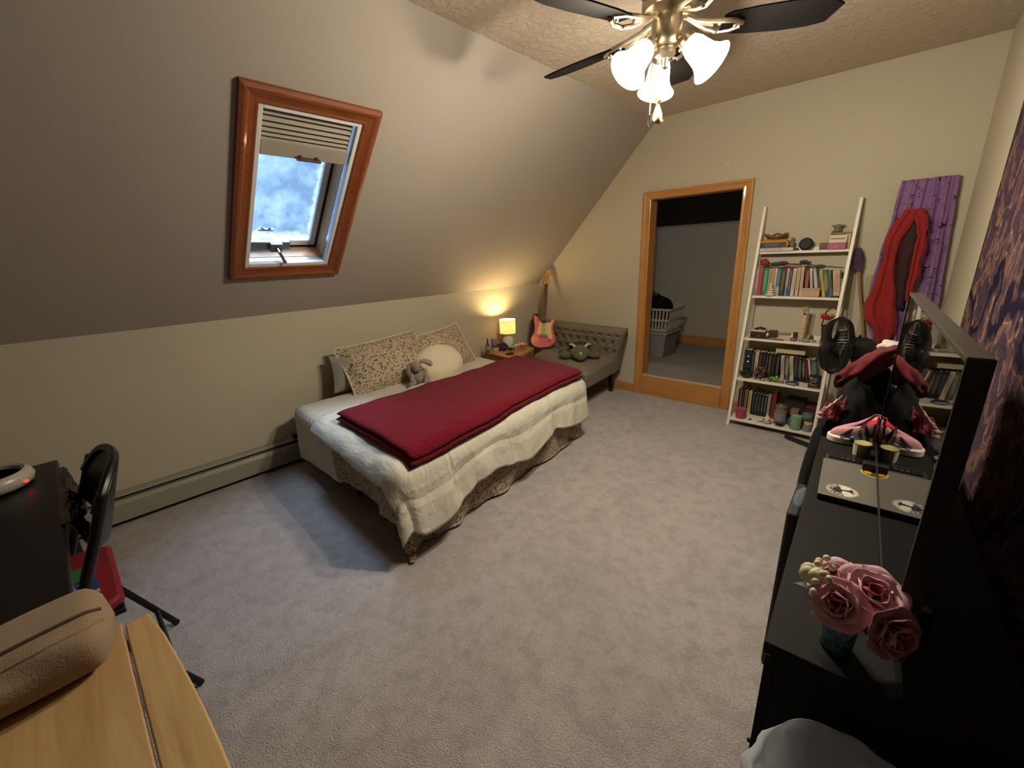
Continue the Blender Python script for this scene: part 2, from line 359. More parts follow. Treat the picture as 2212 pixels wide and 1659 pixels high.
# ------------------------------------------------------------------ ceiling fan with lights
HX, HY, BZ = 2.30, 1.765, 2.165
fan = thing('ceiling_fan', 'ceiling fan with five black blades and frosted bell lights', 'ceiling fan', (HX, HY, H))
O = Vector((HX, HY, 0))
c_ = (HX, HY, 0)
G().lathe([(.07, H), (.075, H-.02), (.06, H-.05), (.022, H-.06), (.022, H-.09)], c_, 28).out('canopy', m_nickel, fan)
G().lathe([(.02, H-.085), (.06, H-.088), (.098, H-.10), (.105, H-.125), (.103, H-.165), (.092, H-.19), (.075, H-.205)], c_, 32).out('motor_housing', plain('motor_dark_nickel', '8a7d68', .35, .9), fan)
gg = G()
for k in range(22):
    a = 2*PI*k/22; gg.box((0, 0, 0), (.012, .006, .055), Matrix.Translation((HX+.106*math.cos(a), HY+.106*math.sin(a), H-.142)) @ Matrix.Rotation(a+PI/2, 4, 'Z'))
o_ = gg.out('vent_ribs', m_brass, fan, bevel=.002); o_['kind'] = 'stuff'
G().lathe([(.085, H-.20), (.092, H-.21), (.092, H-.226), (.08, H-.236)], c_, 32).out('flywheel', m_brass, fan)
G().lathe([(.05, BZ+.02), (.055, BZ+.0), (.055, BZ-.055), (.045, BZ-.07), (.03, BZ-.08)], c_, 28).out('switch_housing', m_nickel, fan)
G().lathe([(.03, BZ-.078), (.036, BZ-.085), (.036, BZ-.10), (.014, BZ-.11), (.010, BZ-.13), (.012, BZ-.14), (0, BZ-.146)], c_, 20).out('light_fitter', m_brass, fan)
m_blade = wood('black_blade', '060504', '0c0a09', 0, 1, .85, .0, .12)
th0 = 34
for k in range(5):
    a = math.radians(th0+72*k); ca, sa = math.cos(a), math.sin(a)
    Rz = Matrix.Translation((HX, HY, BZ)) @ Matrix.Rotation(a, 4, 'Z')
    Rp = Rz @ Matrix.Translation((0, 0, -.02)) @ Matrix.Rotation(math.radians(-13), 4, 'X')
    ol = [(.19, -.036), (.21, -.050), (.30, -.062), (.40, -.068), (.49, -.064), (.545, -.046), (.572, -.030), (.548, .046), (.49, .060), (.40, .065), (.28, .059), (.21, .048), (.19, .036)]
    G().prism(ol, -.003, .003, Rp).out('blade', m_blade, fan, bevel=.001)
    gg = G()
    for s in (-1, 1):
        gg.tube([(.07, s*.008, .012), (.10, s*.012, -.004), (.14, s*.030, -.020), (.18, s*.040, -.028), (.225, s*.034, -.029), (.255, s*.010, -.028)], [.007, .008, .008, .008, .008, .009], 8, Rz)
    gg.tube([(.05, 0, .015), (.085, 0, .010), (.12, 0, -.010), (.16, 0, -.022)], [.012, .010, .008, .006], 8, Rz)
    for p in ((.175, .03), (.175, -.03), (.235, 0)): gg.ell((p[0], p[1], -.03), .008, 8, 6, Rz)
    gg.out('blade_iron', m_brass, fan)
m_shade = glow('lit_frosted_glass', (1.0, .86, .64, 1), 15.0, 'fff2dd')
m_bulb = glow('bulb', (1, .85, .6, 1), 30)
for k, th in enumerate((5, 125, 245)):
    a = math.radians(th); d = Vector((math.cos(a)*.70, math.sin(a)*.70, -.714)).normalized()
    base = Vector((HX, HY, BZ-.048))+Vector((math.cos(a), math.sin(a), 0))*.050
    q = d.to_track_quat('Z', 'Y').to_matrix().to_4x4(); q.translation = base+d*.045
    arm = G().tube([Vector((HX, HY, BZ-.095)), base+Vector((0, 0, .006)), base+d*.03], .010, 10).out('lamp_arm', m_brass, fan)
    G().lathe([(.020, -.02), (.030, -.01), (.032, .012), (.028, .016)], (0, 0, 0), 20, q).out('socket_cup', m_nickel, arm)
    G().lathe([(.027, .0), (.034, .012), (.040, .03), (.043, .055), (.047, .08), (.058, .105), (.072, .122), (.070, .123), (.055, .105), (.043, .08), (.039, .055), (.036, .03), (.030, .012), (.024, .0)], (0, 0, 0), 32, q).out('glass_shade', m_shade, arm)
    G().ell((0, 0, .065), (.021, .021, .03), 14, 10, q).out('bulb', m_bulb, arm)
    pl = bpy.data.lights.new('fan_bulb_light', 'POINT'); pl.energy = BULB_W; pl.color = WARM; pl.shadow_soft_size = .035
    po = bpy.data.objects.new('fan_bulb_light', pl); COL.objects.link(po); po.location = q.translation+d*.128
for i, (x, y, zb) in enumerate([(-.050, .0, 1.885), (-.004, -.03, 1.905)]):
    ch = G().tube([(HX+x, HY+y, BZ-.07), (HX+x, HY+y, zb)], .0022, 6)
    for k in range(60): ch.ell((HX+x, HY+y, zb+(BZ-.07-zb)*k/60), .0034, 5, 3)
    co = ch.out('pull_chain', m_brass, fan)
    if i == 0: G().tube([(HX+x, HY+y, zb+.012), (HX+x+.006, HY+y, zb-.005), (HX+x+.006, HY+y, zb-.030), (HX+x, HY+y, zb-.045), (HX+x-.006, HY+y, zb-.03), (HX+x-.006, HY+y, zb-.005), (HX+x, HY+y, zb+.012)], .0022, 6).out('clip', m_chrome, co)
    else: G().lathe([(.010, .012), (.013, .006), (.006, -.004), (.010, -.014), (.017, -.035), (.018, -.05), (.012, -.062), (.004, -.066)], (HX+x, HY+y, zb), 14).ell((HX+x+.012, HY+y, zb-.062), (.012, .004, .008), 8, 6).ell((HX+x-.008, HY+y, zb+.014), (.012, .005, .007), 8, 6).out('pouch', plain('linen_pouch', '8f7f62', .9, bump=.3), co)
#@@P2BEGIN
# ------------------------------------------------------------------ bed and bedding
NL, NR, FR, FL = Vector((.14, 1.00, 0)), Vector((1.50, .92, 0)), Vector((1.36, 2.56, 0)), Vector((.12, 2.68, 0))
WD, LN, ZT = 1.36, 1.66, .455
def bq(u, v): return (NL*(1-u)+NR*u)*(1-v)+(FL*(1-u)+FR*u)*v
eR = Vector((FR-NR).yx.to_3d()) if False else Vector(((FR-NR).y, -(FR-NR).x, 0)).normalized()
eN = Vector(((NR-NL).y, -(NR-NL).x, 0)).normalized()
eF = -eN
def drape(s, t, z0, R=.05, flare=.12, fold=0, fk=22, zf=.008, und=.006, seed=0, fmin=.0):
    sx, tx = min(max(s, 0), WD), min(max(t, 0), LN)
    p = bq(sx/WD, tx/LN); ds, dn_, df = max(0, s-WD), max(0, -t), max(0, t-LN)
    d = math.hypot(ds, dn_+df); z = z0
    nz = noise.noise(Vector((s*4, t*4, seed)))
    if d > 0:
        dr = (eR*ds+eN*dn_+eF*df).normalized(); a = min(d/R, PI/2); ex = max(0, d-R*PI/2)
        o = R*math.sin(a)+flare*ex; dn = R*(1-math.cos(a))+ex*math.sqrt(1-flare*flare)
        if fold:
            al = (t if ds > dn_ else s)*fk+seed*2+2.2*noise.noise(Vector((s*3, t*3, seed+5)))
            o += fold*min(1, ex/.12)*(math.sin(al)+.5*math.sin(al*2.3+1))
        zz = z0-dn
        if zz < zf:
            o += (zf-zz)*.85; zz = zf+.006*(1+math.sin(o*40))
        p = p+dr*o; z = zz
    z += und*nz*(1.0 if z > .2 else .2)+ (und*.5*noise.noise(Vector((s*11, t*11, seed))) if z > .1 else 0)
    return Vector((p.x, p.y, max(z, zf)))
bed = thing('bed', 'low bed with a beige-sheeted mattress on a black metal frame along the knee wall', 'bed', (.78, 1.8, 0))
def hq(z0, z1, u0, u1, v0, v1): return G().hexa([tuple(bq(u, v)+Vector((0, 0, z0))) for u, v in ((u0, v0), (u1, v0), (u1, v1), (u0, v1))], [tuple(bq(u, v)+Vector((0, 0, z1))) for u, v in ((u0, v0), (u1, v0), (u1, v1), (u0, v1))])
m_sheet = cloth('beige_sheet', 'b3a797', .1, 5, 300, .2)
hq(.22, ZT-.004, 0, 1, 0, 1).out('mattress', m_sheet, bed, bevel=.045)
hq(.19, .222, .01, .99, .01, .99).out('frame', m_dkmetal, bed, bevel=.004)
for u, v in ((.04, .04), (.96, .04), (.04, .96), (.96, .96), (.5, .04), (.5, .96)):
    p = bq(u, v); G().cyl((p.x, p.y, 0), (p.x, p.y, .20), .018, .018, 10).out('leg', m_dkmetal, bed)
p = bq(.0, .0); G().tube([(p.x+.02, p.y-.01, .245), (p.x-.0, p.y-.05, .24), (p.x-.03, p.y-.055, .235), (p.x-.05, p.y-.02, .23)], .010, 8).box((p.x-.03, p.y-.05, .225), (.05, .03, .03)).out('frame_bracket', m_dkmetal, bed)
# white quilted coverlet
t = NT('quilted_white'); v = t.tc.outputs['UV']
s_ = t.sep(v)
aa = t.math('ABSOLUTE', t.math('SINE', t.math('MULTIPLY', t.math('ADD', s_[0], s_[1]), 52))); bb = t.math('ABSOLUTE', t.math('SINE', t.math('MULTIPLY', t.math('SUBTRACT', s_[0], s_[1]), 52)))
hq_ = t.math('POWER', t.math('MINIMUM', aa, bb), .45)
t.bump(t.math('ADD', hq_, t.math('MULTIPLY', t.noise(90, 3), .35)), .55, .008)
m_quilt = t.fin(t.mix(t.math('MULTIPLY', t.noise(3, 4), .4), 'c6bfb2', 'a99e8c'), .9, 0, .2, .1)
def uvd(o, nu, nv, su, sv, u0=0, v0=0):
    me = o.data; uv = me.uv_layers.new(name='UVMap')
    for l in me.loops:
        i = l.vertex_index; uv.data[l.index].uv = (u0+(i % (nu+1))/nu*su, v0+(i//(nu+1))/nv*sv)
    return o
def sheet(name, s0, s1, t0, t1, nu, nv, z0, mat, label, cat, solid=.006, edge=None, **kw):
    def f(u, v):
        a, b = s0+(s1-s0)*u, t0+(t1-t0)*v
        if edge: a, b = edge(u, v, a, b)
        return drape(a, b, z0, **kw)
    o = G().grid(f, nu, nv).out(name, mat, None, solid=solid, ang=180, soff=1); uvd(o, nu, nv, s1-s0, t1-t0, s0, t0)
    if label: tag(o, label, cat)
    return o
def ed_cov(u, v, a, b):
    if b < 0: b *= (1.05-.18*u)
    return a-.02*math.sin(v*9), b
sheet('quilted_coverlet', .10, .78, -.36, LN-.02, 44, 90, ZT+.003, m_quilt, 'white diamond-quilted coverlet between the pillows and the duvet, hanging at the near bed end', 'coverlet', .008, ed_cov, R=.05, flare=.05, fold=.004, fk=9, und=.006, seed=1)
# small floral print (pillows, lower quilt)
def floral(name, base='a8957d', src='Object', k=1.0, big=True):
    t = NT(name); v = t.tc.outputs[src]
    w = t.new('ShaderNodeVectorMath', operation='ADD'); t.set(w, 0, v)
    nn = t.new('ShaderNodeTexNoise'); t.set(nn, 'Scale', 16*k); t.set(nn, 'Vector', v)
    sc_ = t.new('ShaderNodeVectorMath', operation='SCALE'); t.set(sc_, 0, nn.outputs['Color']); sc_.inputs['Scale'].default_value = .018/k; t.set(w, 1, sc_.outputs[0]); vv = w.outputs[0]
    c = t.mix(t.noise(5, 4, .6, v), base, tuple(x*.82 for x in lin(base)[:3])+(1,))
    c = t.mix(t.ramp(t.vor(70*k, 'F1', vv), [(.30, .75), (.42, 0)]), c, '7d6350')
    c = t.mix(t.ramp(t.vor(42*k, 'F1', vv), [(.26, 1), (.36, 0)]), c, '3b2a24')
    if big: c = t.mix(t.math('MULTIPLY', t.ramp(t.vor(17*k, 'F1', vv), [(.16, 1), (.24, 0)]), t.ramp(t.noise(4*k, 3, .5, v), [(.5, 0), (.55, 1)])), c, '713a20')
    c = t.mix(t.math('MULTIPLY', t.ramp(t.noise(26*k, 3, .5, v), [(.60, 0), (.66, 1)]), .45), c, '6f7668')
    t.bump(t.noise(14, 4, .6, v), .35, .012); return t.fin(c, .95, 0, .15, .1)
m_flor = floral('floral_fleece', k=1.5); m_florp = floral('floral_sham', 'baa98f', k=1.35)
def ed_fl(u, v, a, b):
    if b < 0:
        b *= .98+.10*u
        if a < WD: b = max(b, -.30-.12*max(0, (a-1.05)/.3))
    return a, b
sheet('floral_quilt', .62, WD+.50, -.30, LN+.0, 60, 96, ZT+.012, m_flor, 'brown-dotted floral fleece quilt under the duvet, trailing on the carpet', 'quilt', .010, ed_fl, R=.05, flare=.0, fold=.016, fk=13, und=.006, seed=2)
# white duvet, puffy
t = NT('duvet_cotton'); w_ = t.noise(7, 4, .5)
cr = t.noise(1, 5, .6, t.map((3.5, 14, 9)), .5)
t.bump(t.math('ADD', t.math('ADD', t.math('MULTIPLY', w_, .25), cr), t.math('MULTIPLY', t.noise(260, 2), .05)), .5, .03)
us_ = t.sep(t.tc.outputs['UV'])
sg = t.math('MINIMUM', t.math('ABSOLUTE', t.math('SUBTRACT', us_[0], 1.53)), t.math('ABSOLUTE', t.math('SUBTRACT', t.math('FRACT', t.math('MULTIPLY', us_[1], 2.1)), .5)))
t.bump(t.ramp(sg, [(0, 0), (.035, 1)]), .45, .02, t.n['Bump'].outputs[0])
m_duv = t.fin(t.mix(t.noise(4, 4), 'c9c3b6', 'b8b0a0'), .9, 0, .15, .1)
def ed_duv(u, v, a, b):
    a += .05*math.sin(v*7+1)*(1-u)*(.3)
    if b < 0: b *= (.62+.22*u) if u < .74 else .78+(u-.74)*2.6
    if a > WD: a = WD+(a-WD)*(1+.18*math.exp(-(b/.18)**2)+.10*math.sin(b*9))
    return a, b
dv_ = sheet('white_duvet', .46, WD+.33, -.185, LN+.03, 92, 130, ZT+.022, m_duv, 'white cotton duvet draped over the right and near sides of the bed', 'duvet', .012, ed_duv, R=.085, flare=.16, fold=.011, fk=15, und=.018, seed=3)
# folded burgundy blanket: two plush layers
t = NT('burgundy_fleece'); f1 = t.noise(95, 3, .7); f2 = t.noise(34, 4, .65)
t.bump(t.math('ADD', f1, f2), .9, .014)
m_burg = t.fin(t.mix(f2, '5a0a1a', '7a1228'), 1.0, 0, .05, .06)
def layer(s0, s1, t0, t1, z0, th, sd):
    nu, nv = 46, 74; g = G()
    def top(u, v):
        a, b = s0+(s1-s0)*u, t0+(t1-t0)*v
        a -= .055*(1-v)*0+.02*math.sin(v*5+sd)*u; b += .03*math.sin(u*3)*0
        e = min(u*(s1-s0), (1-u)*(s1-s0), v*(t1-t0), (1-v)*(t1-t0)); rr = min(1, e/.022); k = math.sqrt(max(0, 1-(1-rr)**2))
        return a, b, k
    def ft(u, v):
        a, b, k = top(u, v); p = drape(a, b, z0, R=.10, flare=.22, und=.010, seed=sd, zf=.1); p.z += th*(.5+.5*k); return p
    def fb(u, v):
        a, b, k = top(u, v); p = drape(a, b, z0, R=.10, flare=.22, und=.010, seed=sd, zf=.1); p.z += th*(.5-.5*k); return p
    g.grid(ft, nu, nv); g.grid(fb, nu, nv, True); return g
bk = thing('burgundy_blanket', 'folded burgundy fleece blanket across the foot of the bed', 'blanket', (1.2, 1.8, ZT))
layer(.66, WD+.085, .00, LN+.01, ZT+.048, .026, 4).out('lower_fold', m_burg, bk, ang=180, fix=True)
layer(.645, WD+.075, .015, LN+.025, ZT+.072, .028, 4).out('upper_fold', m_burg, bk, ang=180, fix=True)
# ------------------------------------------------------------------ pillows
def pillow_fn(w, h, th, flange=.0, rnd=False, sd=0, sag=0):
    def side(sg):
        def f(u, v):
            a, b = u*2-1, v*2-1
            if rnd:
                r = max(abs(a), abs(b)); n_ = math.hypot(a, b) or 1; a, b = a/n_*r, b/n_*r; k = math.sqrt(max(0, 1-r**2.2)); x, y = a*w/2, b*h/2
            else:
                k = (max(0, 1-(abs(a)/(1-flange))**2.6)**.62 if abs(a) < 1-flange else 0)*(max(0, 1-(abs(b)/(1-flange))**2.6)**.62 if abs(b) < 1-flange else 0)
                x = a*w/2*(1-.05*(1-b*b)); y = b*h/2*(1-.06*(1-a*a))
            n = noise.noise(Vector((x*9, y*9, sd)))*.5+noise.noise(Vector((x*20, y*20, sd)))*.25
            return Vector((x, y+sag*a*a*0, sg*(th/2*k*(1+.22*n)+.004)+.006*n))
        return f
    return side
def pillow(name, mat, m, w, h, th, label, flange=.05, rnd=False, sd=0, n=34, group=None, parent=None):
    sd_ = pillow_fn(w, h, th, flange, rnd, sd); g = G(); g.grid(sd_(1), n, n, False, m); g.grid(sd_(-1), n, n, True, m)
    o = g.out(name, mat, parent, ang=180, fix=True)
    return tag(o, label, 'pillow') if label else o
def lean(c, deg, rz=0, roll_=0):   # pillow plane facing +x, tilted back
    return Matrix.Translation(c) @ Matrix.Rotation(math.radians(rz), 4, 'Z') @ Matrix.Rotation(math.radians(90-deg), 4, 'Y') @ Matrix.Rotation(math.radians(90+roll_), 4, 'Z')
pm = plain('piping_cream', 'c7b99f', .9)
def sham(c, deg, rz, ro, w, h, th, label, sd):
    m = lean(c, deg, rz, ro); t_ = thing('floral_pillow', label, 'pillow', c); t_['group'] = 'floral pillows on the bed'
    pillow('pillow_cover', m_florp, m, w, h, th, None, .06, False, sd, 36, None, t_)
    pts = []
    for i in range(64):
        q = i/64*4; e = int(q); r_ = (q-e)*2-1
        a, b = [(r_, -1), (1, r_), (-r_, 1), (-1, -r_)][e]
        pts.append(m @ Vector((a*w/2*(1-.05*(1-b*b)), b*h/2*(1-.06*(1-a*a)), 0)))
    G().tube(pts+[pts[0]], .006, 6, None, False).out('piping', pm, t_)
    return t_
pillow('grey_pillow', cloth('grey_pillow', '8f8a84', .15, 5), lean((.165, 1.53, ZT+.125), 12, 0, -6), .56, .27, .18, 'rumpled grey pillow squashed behind the nearer floral pillow', .02, False, 3)
sham((.245, 1.66, ZT+.172), 35, -4, 4, .70, .42, .20, 'larger floral dotted pillow leaning on the wall nearest the skylight, rust flowers', 1)
sham((.215, 2.24, ZT+.155), 30, 6, 4, .62, .40, .18, 'floral dotted pillow behind the round white cushion', 2)
m_rnd = cloth('white_boucle', 'd3c6ab', .08, 5, 120, .6)
tag(pillow('round_cushion', m_rnd, lean((.40, 2.04, ZT+.108), 30, -8), .42, .32, .17, None, .0, True, 5), 'round white cushion leaning on the floral pillows', 'cushion')
# grey plush rabbit
m_bun = cloth('rabbit_plush', '8b7a70', .15, 30, 200, .6); m_bund = cloth('rabbit_inner_ear', '9a8378', .1, 30, 200, .5)
rb = thing('plush_rabbit', 'lop-eared grey plush rabbit sitting by the round cushion', 'plush toy', (.49, 1.765, ZT+.004), math.radians(-28)); rb.scale = (.9, .9, .9)
G().ell((0, 0, .07), (.055, .06, .075), 18, 12).out('body', m_bun, rb)
hb = G().ell((.015, -.01, .165), (.05, .047, .045), 18, 12).ell((.052, -.012, .152), (.022, .028, .022), 12, 8).out('head', m_bun, rb)
G().ell((.052, -.036, .168), .006, 8, 6).ell((.054, .014, .168), .006, 8, 6).ell((.073, -.011, .156), (.005, .007, .004), 8, 6).out('face', m_black, hb)
G().tube([(0, -.035, .195), (-.01, -.065, .175), (0, -.075, .13), (.005, -.07, .085)], [.012, .021, .026, .016], 10).out('ear', m_bun, rb)
er = G().tube([(0, .02, .205), (-.005, .06, .205), (.0, .10, .185), (.005, .12, .165)], [.012, .022, .026, .016], 10).out('ear', m_bund, rb)
for sy in (-1, 1):
    G().tube([(.01, sy*.05, .115), (.05, sy*.06, .07), (.07, sy*.045, .03)], [.02, .022, .022], 10).out('arm', m_bun, rb)
    G().tube([(.0, sy*.05, .03), (.06, sy*.07, .025), (.12, sy*.075, .025)], [.028, .028, .026], 10).out('leg', m_bun, rb)
# ------------------------------------------------------------------ nightstand with lamp and small things
NZ = .485
ns = thing('nightstand', 'oak block nightstand beyond the foot corner of the bed', 'nightstand', (.33, 2.98, 0))
ca, cb, cc_, cd = (.60, 2.735), (.44, 3.20), (.05, 3.25), (.12, 2.80)
m_ns = wood('nightstand_oak', '9a6d3c', 'b8874f', 1, 1, .4, .2); m_nsd = wood('nightstand_side', '6e4a2b', '8a6038', 0, 1, .5)
def shr(k): 
    cx, cy_ = .30, 2.99; return [(cx+(x-cx)*k, cy_+(y-cy_)*k) for x, y in (cd, ca, cb, cc_)]
G().prism(shr(1.0), NZ-.022, NZ).out('top', m_ns, ns, bevel=.003)
G().prism(shr(.975), .03, NZ-.022).out('body', m_nsd, ns, bevel=.003)
G().prism(shr(.93), 0, .03).out('plinth', m_blackmat, ns)
e1 = Vector((cb[0]-ca[0], cb[1]-ca[1], 0)); e1n = Vector((e1.y, -e1.x, 0)).normalized()
for k in range(2):
    z0, z1 = .06+k*.20, .24+k*.20
    a = Vector((ca[0], ca[1], 0))+e1*.06; b = Vector((ca[0], ca[1], 0))+e1*.94
    dr = G().hexa([tuple(a+Vector((0, 0, z0))-e1n*.03), tuple(b+Vector((0, 0, z0))-e1n*.03), tuple(b+Vector((0, 0, z0))-e1n*.006), tuple(a+Vector((0, 0, z0))-e1n*.006)], [tuple(a+Vector((0, 0, z1))-e1n*.03), tuple(b+Vector((0, 0, z1))-e1n*.03), tuple(b+Vector((0, 0, z1))-e1n*.006), tuple(a+Vector((0, 0, z1))-e1n*.006)]).out('drawer', m_nsd, ns, smooth=False, fix=True, bevel=.003)
    mcen = (a+b)/2+Vector((0, 0, (z0+z1)/2)); G().ell(tuple(mcen), .012, 10, 8).out('knob', m_blackmat, dr)
# lamp
lx, ly = .170, 3.11
lp = thing('table_lamp', 'small lit table lamp with drum shade and white ceramic base', 'lamp', (lx, ly, NZ))
G().lathe([(.050, 0), (.056, .004), (.056, .022), (.055, .024)], (lx, ly, NZ), 28).out('foot_band', plain('stone_grey', '6d655f', .7), lp)
G().lathe([(.055, .024), (.057, .05), (.056, .075), (.048, .095), (.034, .112), (.028, .122), (.028, .132), (.010, .134)], (lx, ly, NZ), 28).out('base', plain('white_ceramic', 'cfc6b8', .45, var=.04), lp)
t = NT('lamp_shade_linen'); n2 = t.new('ShaderNodeBsdfTranslucent'); n2.inputs[0].default_value = (.70, .62, .42, 1); n3 = t.new('ShaderNodeBsdfDiffuse'); n3.inputs[0].default_value = (.85, .78, .62, 1)
ems = t.new('ShaderNodeEmission'); ems.inputs[0].default_value = (1, .72, .34, 1); ems.inputs[1].default_value = .08
mx = t.new('ShaderNodeMixShader'); mx.inputs[0].default_value = .6; t.t.links.new(n3.outputs[0], mx.inputs[1]); t.t.links.new(n2.outputs[0], mx.inputs[2])
ad = t.new('ShaderNodeAddShader'); t.t.links.new(mx.outputs[0], ad.inputs[0]); t.t.links.new(ems.outputs[0], ad.inputs[1]); t.t.links.new(ad.outputs[0], t.o.inputs[0])
G().lathe([(.078, .138), (.0785, .139), (.082, .278), (.0815, .279), (.080, .278), (.0765, .139), (.078, .138)], (lx, ly, NZ), 40).out('shade', t.m, lp)
G().cyl((lx, ly, NZ+.13), (lx, ly, NZ+.15), .008).out('socket', m_brass, lp)
G().ell((lx, ly, NZ+.170), (.022, .022, .030), 14, 10).out('bulb', glow('lamp_bulb', (1, .8, .5, 1), 18), lp)
pl = bpy.data.lights.new('table_lamp_light', 'POINT'); pl.energy = LAMP_W; pl.color = (1.0, .70, .32); pl.shadow_soft_size = .03
po = bpy.data.objects.new('table_lamp_light', pl); COL.objects.link(po); po.location = (lx, ly, NZ+.232)
# little things
sb = thing('spray_bottle', 'slim dark spray bottle at the front left corner of the nightstand', 'bottle', (.185, 2.80, NZ))
G().lathe([(.018, 0), (.019, .004), (.019, .075), (.012, .085)], (.185, 2.80, NZ), 18).out('body', plain('bottle_slate', '3c4248', .3), sb)
G().lathe([(.009, .085), (.009, .10), (.006, .104), (.006, .118), (.009, .12), (.007, .132)], (.185, 2.80, NZ), 14).out('pump', m_black, sb)
G().lathe([(.0195, .02), (.0195, .06)], (.185, 2.80, NZ), 18).out('label', plain('label_grey', '7c7f80', .6), sb)
jr = thing('cream_jar', 'wide cream jar with dark lid, under a purple candle', 'jar', (.215, 2.875, NZ))
G().lathe([(.033, 0), (.036, .004), (.036, .042)], (.215, 2.875, NZ), 22).out('body', plain('jar_cream', 'b79b72', .45), jr)
G().lathe([(.038, .042), (.038, .055), (.036, .057)], (.215, 2.875, NZ), 22).out('lid', plain('jar_lid_brown', '4b2d22', .4), jr)
cj = thing('purple_candle', 'mauve candle tin stacked on the cream jar', 'candle', (.205, 2.87, NZ+.057))
G().lathe([(.029, 0), (.030, .003), (.030, .062), (.028, .065)], (.205, 2.87, NZ+.057), 22).out('tin', plain('mauve_tin', '7b6067', .5), cj)
G().lathe([(.031, .055), (.031, .067), (.028, .069)], (.205, 2.87, NZ+.057), 22).out('lid', plain('mauve_lid', '8f757a', .5), cj)
tag(G().ell((.26, 2.93, NZ+.024), (.05, .035, .024), 16, 10, None, lambda d: 1+.25*noise.noise(d*4)).tube([(.22, 2.90, NZ+.055), (.26, 2.95, NZ+.062), (.30, 2.96, NZ+.035), (.34, 2.97, NZ+.012)], [.014, .02, .016, .010], 10).out('hair_scrunchie', cloth('plum_velvet', '3b2433', .2, 20)), 'crumpled plum velvet pouch behind the jar', 'pouch')
tag(G().tube([(.27, 3.0, NZ+.028), (.33, 3.0, NZ+.026), (.36, 3.02, NZ+.02)], [.018, .02, .012], 12).out('cream_tube', plain('tube_white', 'b8b3a6', .4)), 'white cosmetic tube lying behind the plum pouch', 'tube')
tag(G().cyl((.22, 2.915, NZ+.014), (.30, 2.94, NZ+.014), .013).out('lipstick_roll', plain('roll_dark', '55444b', .5)), 'small grey roll lying in front of the plum pouch', 'tube')
def flowerlei(c, col, n, r, sd, label):
    rnd = random.Random(sd); o = thing('silk_flower', label, 'silk flower', c, 0, 'silk flowers on the nightstand')
    m = plain('silk_'+col, col, .6, var=.15)
    for k in range(n):
        a = 2*PI*k/n; q = Matrix.Translation((c[0], c[1], c[2]+.016)) @ Matrix.Rotation(a+rnd.uniform(-.2, .2), 4, 'Z') @ Matrix.Rotation(-.5, 4, 'Y')
        G().ell((r*.6, 0, 0), (r*.6, r*.42, .006), 10, 6, q).out('petal', m, o)
    G().ell((c[0], c[1], c[2]+.022), .008, 8, 6).out('centre', plain('silk_gold', 'd9b93c', .6), o)
flowerlei((.365, 2.955, NZ+.012), '6fae8a', 6, .042, 1, 'mint green silk flower at the front of the heap')
flowerlei((.36, 3.05, NZ+.012), 'd8c46a', 6, .042, 2, 'yellow silk flower in the middle of the heap')
flowerlei((.405, 3.075, NZ+.012), 'c7584c', 6, .044, 3, 'coral red silk flower at the right of the heap')
flowerlei((.34, 3.125, NZ+.012), 'd9a6a0', 6, .036, 4, 'pale pink silk flower farthest back on the nightstand')
tag(G().lathe([(.026, .002), (.042, 0), (.046, .006), (.042, .011), (.028, .010), (.026, .002)], (.435, 2.845, NZ), 30).out('black_ring', m_black), 'round black ring dish on the nightstand front corner', 'dish')
# ------------------------------------------------------------------ tufted settee
t = NT('settee_linen'); w1_ = t.wave(260, None, 3, 'X'); t.bump(t.noise(300, 3), .35, .002)
m_set = t.fin(t.mix(t.noise(6, 5, .65), '675d51', '7d7263'), .95, 0, .15, .05); m_btn = plain('button_linen', '3f382f', .9)
st = thing('settee', 'grey-brown button-tufted settee in the far left corner', 'settee', (.72, 3.45, 0))
SZ = .405
SFR, SFL, SBL, SBR = Vector((1.17, 3.02, 0)), Vector((.34, 3.30, 0)), Vector((.20, 3.76, 0)), Vector((1.10, 3.76, 0))
def seatf(u, v):
    p = (SFL*(1-u)+SFR*u)*(1-v)+(SBL*(1-u)+SBR*u)*v; e = min(u, 1-u, v*.9, 1)*8; k = min(1, e); return Vector((p.x, p.y, SZ-.06*(1-math.sqrt(max(0, 1-(1-k)**2)))+.012*math.sin(PI*u)*math.sin(PI*v)))
G().grid(seatf, 30, 20).out('seat_cushion', m_set, st, ang=180)
def seatring(z, k=1.0): 
    c = (SFL+SFR+SBL+SBR)/4; return [tuple(c.xy+(q.xy-c.xy)*k) for q in (SFL, SFR, SBR, SBL)]
G().prism(seatring(0, 1.0), .22, SZ-.055).out('seat_base', m_set, st, bevel=.012)
